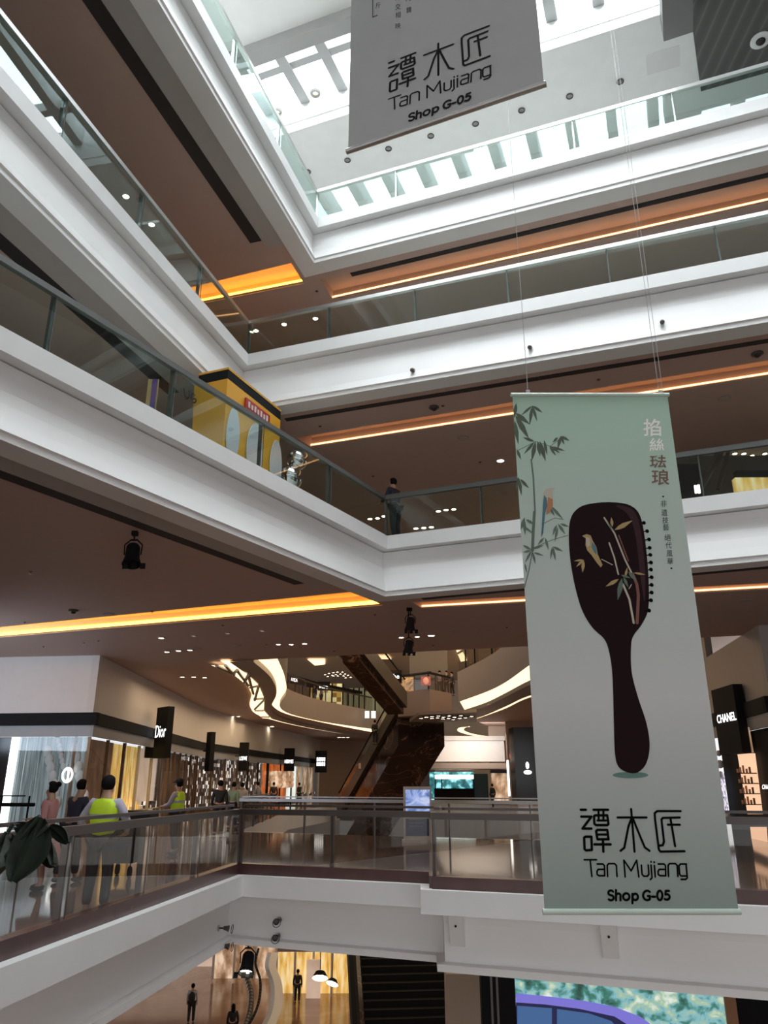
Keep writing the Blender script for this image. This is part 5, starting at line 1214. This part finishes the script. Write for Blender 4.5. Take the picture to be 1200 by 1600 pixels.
# dark cart on the left, beside the first vest worker
y = 15.5; p = aty(203,1262,y)
t = thing('cleaning_cart', 'dark loaded trolley right of the worker seen from behind', 'cart', (p.x,y,0))
MB().box((p.x,y,.55), (.5,.7,.6)).build('cart_body', M['black'], t); MB().box((p.x+.1,y,1.02), (.75,.6,.22)).build('load', M['c_black'], t); MB().path([(p.x-.25,y-.3,.9),(p.x-.38,y-.3,1.1),(p.x-.38,y+.3,1.1),(p.x-.25,y+.3,.9)], .015, 6).build('push_handle', M['steel'], t)
for sx in (-.2,.2):
    for sy in (-.28,.28): MB().lathe((p.x+sx-.02,y+sy,.1), [(0,0),(.1,0),(.1,.04),(0,.04)], 14, ax=(1,0,0)).tube((p.x+sx,y+sy,.1), (p.x+sx,y+sy,.26), .012, 6).build('wheel', M['black'], t)
# black barrier rail at far left
t = thing('barrier', 'short black barrier rail in front of the silvery curtain, far left', 'barrier', tuple(aty(20,1255,16)) [:2] + (0,))
a = aty(-6,1254,16); b = aty(55,1251,16)
MB().tube((a.x,16,1.22), (b.x,16,1.22), .035, 10).build('top_rail', M['black'], t)
MB().tube((a.x,16,1.38), (b.x-.2,16,1.38), .012, 8).build('thin_rail', M['black'], t)
for xx in (a.x+.1, b.x-.12): MB().tube((xx,16,0), (xx,16,1.38), .02, 8).build('post', M['black'], t)
# plant leaves close to the camera at lower left
M['leaf'] = mat('dark_leaf', (.010,.020,.010), .7)
t = thing('potted_plant', 'dark green broad-leaved plant very close at the lower left edge', 'plant', (-1.1,1.9,0))
def bigleaf(b, tip, w, name='leaf'):
    b = Vector(b); tip = Vector(tip); d = tip-b; s_ = d.cross(Vector((0,1,.15))).normalized(); nn = s_.cross(d).normalized(); mb = MB(); N = 10; rows = []
    for i in range(N+1):
        f = i/N; ww = w*math.sin(PI*min(1,(f*.92+.03)))**.7*(1-.25*f); c = b + d*f + nn*.12*d.length*math.sin(f*PI)
        rows.append([c - s_*ww + nn*.04*w*3, c - s_*ww*.5 + nn*.02, c, c + s_*ww*.5 + nn*.02, c + s_*ww + nn*.04*w*3])
    for i in range(N):
        for j in range(4): mb.poly([rows[i][j], rows[i][j+1], rows[i+1][j+1], rows[i+1][j]])
    mb.build(name, M['leaf'], t, smooth=True)
def at2y(u, v, y=1.9): return aty(u, v, y)
bigleaf(at2y(10,1300,1.95), at2y(-22,1362,1.85), .05); bigleaf(at2y(62,1275,1.9), at2y(18,1376,1.85), .052); bigleaf(at2y(20,1288,2.0), at2y(78,1352,1.9), .034); bigleaf(at2y(75,1290,1.9), at2y(104,1318,1.9), .018)
q = at2y(-60,1420,1.95)
for e_ in (at2y(10,1300,1.95), at2y(62,1275,1.9), at2y(20,1288,2.0), at2y(75,1290,1.9)): MB().path([Vector((q.x,q.y,.5)), q, e_], .005, 6).build('stem', M['leaf'], t)
MB().lathe((q.x,q.y,0), [(0,0),(.16,0),(.21,.42),(.23,.5),(.19,.5),(.18,.44),(0,.44)], 20).build('pot', M['cream'], t)
# ================= lower concourse =================
def low(y, u0, v0, u1, v1, d, m, name, label, cat, kind=None):
    o = pbox(name, y, u0, v0, u1, v1, d, m); tag(o, label, cat)
    if kind: struct(o, label, cat)
    return o
t = ushop(48.5, 428,1488,545,1560, 'golden lit shop on the lower concourse behind the standing dark figure', 'int_gold', 'cream', 4)
low(48.2, 478,1500,500,1560, .2, 'int_pink', 'shop_door', 'pink-brown door panel in the golden lit lower shop', 'door')
t = ushop(52, 330,1470,428,1530, 'white lit shop window far back on the lower concourse', 'int_warm', 'cream', 3)
low(56, -40,1430,330,1520, .3, 'int_pink', 'wall_lower_left', 'warm lit wall of the lower concourse', 'wall', 1)
low(54, 540,1480,800,1545, .3, 'int_brown', 'wall_lower_back', 'dim back wall of the lower concourse', 'wall', 1)
for k, (u0, v0, u1, v1, mm, lb) in enumerate(((616,1542,630,1568,'int_goods','small glittering display case, leftmost of three on the lower concourse'),(632,1536,649,1568,'int_orange','orange-red lit display case, second on the lower concourse'),(655,1540,680,1564,'int_warm','warm lit display case, third on the lower concourse'),(688,1540,702,1568,'int_goods','narrow sparkling display case beside the arched column'))):
    low(38, u0, v0, u1, v1, .5, mm, 'display_case', lb, 'display case')
low(30, 598,1510,700,1600, .0+2, M['soffit'], 'dark_partition', 'dark brown partition behind the lit display cases', 'partition') if False else None
# dark escalator down there
e0 = aty(690,1620,26); e1q = aty(560,1500,40)
escalator((aty(580,1600,27).x,27,LOW), (aty(548,1500,37).x,37,-3.2), 3.6, 'black escalator mass rising through the lower concourse', 3.2, 1, True)
mb = MB(); c = [aty(u, v, y_) for u, v, y_ in ((424,1488,30),(420,1510,29),(428,1535,28),(429,1560,27),(424,1585,26),(412,1610,25))]
cc = spl(c, 5); t = thing('curved_ramp_side', 'white curved ramp side sweeping down beside the golden lit shop', 'ramp', tuple(c[-1]))
for i in range(len(cc)-1): mb.poly([cc[i], cc[i+1], cc[i+1] + Vector((.25,0,0)), cc[i] + Vector((.25,0,0))]); mb.poly([cc[i], cc[i+1], cc[i+1] + Vector((-.2,.5,-.1)), cc[i] + Vector((-.2,.5,-.1))])
mb.build('curved_band', M['white'], t, smooth=True)
MB().path([p + Vector((-.45,0,.1)) for p in cc], .04, 8).build('handrail', M['black'], t, smooth=True)
MB().path([p + Vector((-.75,.2,-.3)) for p in cc], .09, 8).build('lower_rail', M['dsteel'], t, smooth=True)
low(24, 700,1522,753,1640, .8, M['soffit_light'], 'arched_column', 'brown arched column left of the black screen frame', 'column')
# LED wall
a = aty(752,1600,21); b = aty(1260,1600,21)
t = thing('video_wall', 'large video wall showing the roof of a blue car before trees', 'screen', (a.x,21,-5))
YV = 19.5; x0_ = aty(805,1560,YV).x; x1_ = aty(1136,1580,YV).x
zt_ = aty(900,1500,YV).z; zb_ = aty(900,1680,YV).z
M['led_pic'] = ramp_mat('bright_tree_picture', 'noise', 3.2, [(.30,(.02,.06,.05)),(.42,(.05,.20,.16)),(.5,(.20,.45,.50)),(.58,(.35,.50,.35)),(.68,(.70,.80,.72))], emit=.75, detail=15, dist=.4, stretch=(1,1,1.3))
MB().obox((x0_,YV,zb_), (x1_-x0_,0,0), (0,.1,0), (0,0,zt_-zb_)).build('screen_picture', M['led_pic'], t)
M['carblue'] = emis('violet_blue_picture', (.17,.15,.55), .9); M['carglass'] = emis('car_window_picture', (.05,.12,.28), .8); M['cardark'] = emis('dark_picture_line', (.01,.01,.05), 1)
def vp(pts, m, nm, dz=.012): MB().poly([aty(u, v, YV) - Vector((0,dz,0)) for u, v in pts]).build(nm, M[m], t)
vp([(806,1552),(850,1556),(910,1563),(960,1573),(1000,1588),(1030,1610),(806,1640)], 'carblue', 'pictured_car_roof')
vp([(806,1566),(850,1569),(905,1576),(960,1588),(995,1610),(806,1640)], 'cardark', 'pictured_roof_line', .016)
vp([(808,1571),(862,1575),(862,1610),(808,1610)], 'carglass', 'pictured_car_window', .02); vp([(870,1576),(920,1583),(955,1595),(970,1612),(870,1612)], 'carglass', 'pictured_car_window', .02)
MB().obox((aty(752,1560,YV).x,YV-.05,zb_), (x0_-aty(752,1560,YV).x,0,0), (0,.3,0), (0,0,zt_-zb_)).build('black_side_frame', M['black'], t)
MB().obox((x1_,YV-.05,zb_), (1.6,0,0), (0,.3,0), (0,0,zt_-zb_)).build('black_side_frame', M['black'], t)
for u in (766, 775): MB().obox((aty(u,1560,YV).x,YV-.08,zb_), (.05,0,0), (0,.02,0), (0,0,zt_-zb_)).build('frame_bar', M['dsteel'], t)
low(19.3, 1142,1540,1160,1640, .05, M['wood'], 'wood_panel', 'narrow brown panel right of the video wall', 'panel')
# ================= light and camera =================
def area(name, loc, sx, sy, power, col, down=True, rot=None):
    L = bpy.data.lights.new(name, 'AREA'); L.shape = 'RECTANGLE'; L.size = sx; L.size_y = sy; L.energy = power; L.color = col
    o = bpy.data.objects.new(name, L); COL.objects.link(o); o.location = loc
    if rot is not None: o.rotation_euler = rot
    return o
M['pane'] = emis('daylit_frosted_glass', (.91,.97,1.0), SKY)
mb = MB(); plate(mb, -6.15, 16.5, -12, 0.1, ZC+1.75, ZC+1.8); o = mb.build('window_1', M['pane']); struct(o, 'bright frosted glass of the roof skylight', 'window')
w = bpy.data.worlds.new('world'); bpy.context.scene.world = w; w.use_nodes = True
w.node_tree.nodes['Background'].inputs[0].default_value = (.93,.94,.96,1); w.node_tree.nodes['Background'].inputs[1].default_value = WORLD
def lamp(name, loc, power, col=(1,.72,.45), sx=6, sy=6, rot=None): return area(name, loc, sx, sy, power, col, rot=rot)
lamp('concourse_light', (-2,30,-1.3), 130, sx=14, sy=20)  # unseen fill light added to brighten the lower concourse
lamp('gallery_fill_left', (-7,20,5.7), 120, sx=3, sy=10)  # area fill added to lift the dark gallery, no fitting of its own
lamp('gallery_fill_far', (-8,45,5.7), 380, sx=4, sy=25)  # added fill along the shop passage, no visible fitting
lamp('hall_fill', (3,50,12.2), 1700, sx=16, sy=25)  # broad unseen light added to fill the far hall
area('side_daylight', (-15.5,21,4.2), 6, 2.5, 300, (.68,.82,1), rot=(math.radians(75),0,math.radians(-35)))
area('panel_fill', (7,58.5,5.3), 4, 1, 150, (1,.95,.9), rot=(math.radians(60),0,0))  # light added only to brighten the blank panel
lamp('gallery_fill_right', (8,24,5.7), 8, sx=4, sy=6)  # faint fill added near the right-hand shop, no visible fitting
cam = bpy.data.cameras.new('camera'); co = bpy.data.objects.new('camera', cam); COL.objects.link(co)
co.location = (0,0,EYE); co.rotation_euler = (PI/2 + TH, 0, 0)
cam.sensor_fit = 'VERTICAL'; cam.sensor_height = 24; cam.lens = 18.0; cam.clip_end = 400; cam.clip_start = .05
bpy.context.scene.camera = co
sc = bpy.context.scene
sc.view_settings.view_transform = 'Standard'; sc.view_settings.look = 'None'; sc.view_settings.gamma = 1; sc.view_settings.exposure = .22
sc.view_settings.use_curve_mapping = False
try:
    sc.cycles.use_denoising = True; sc.cycles.max_bounces = 10; sc.cycles.transparent_max_bounces = 24; sc.cycles.diffuse_bounces = 5
    sc.cycles.sample_clamp_indirect = 4; sc.cycles.caustics_reflective = False; sc.cycles.caustics_refractive = False
except Exception: pass
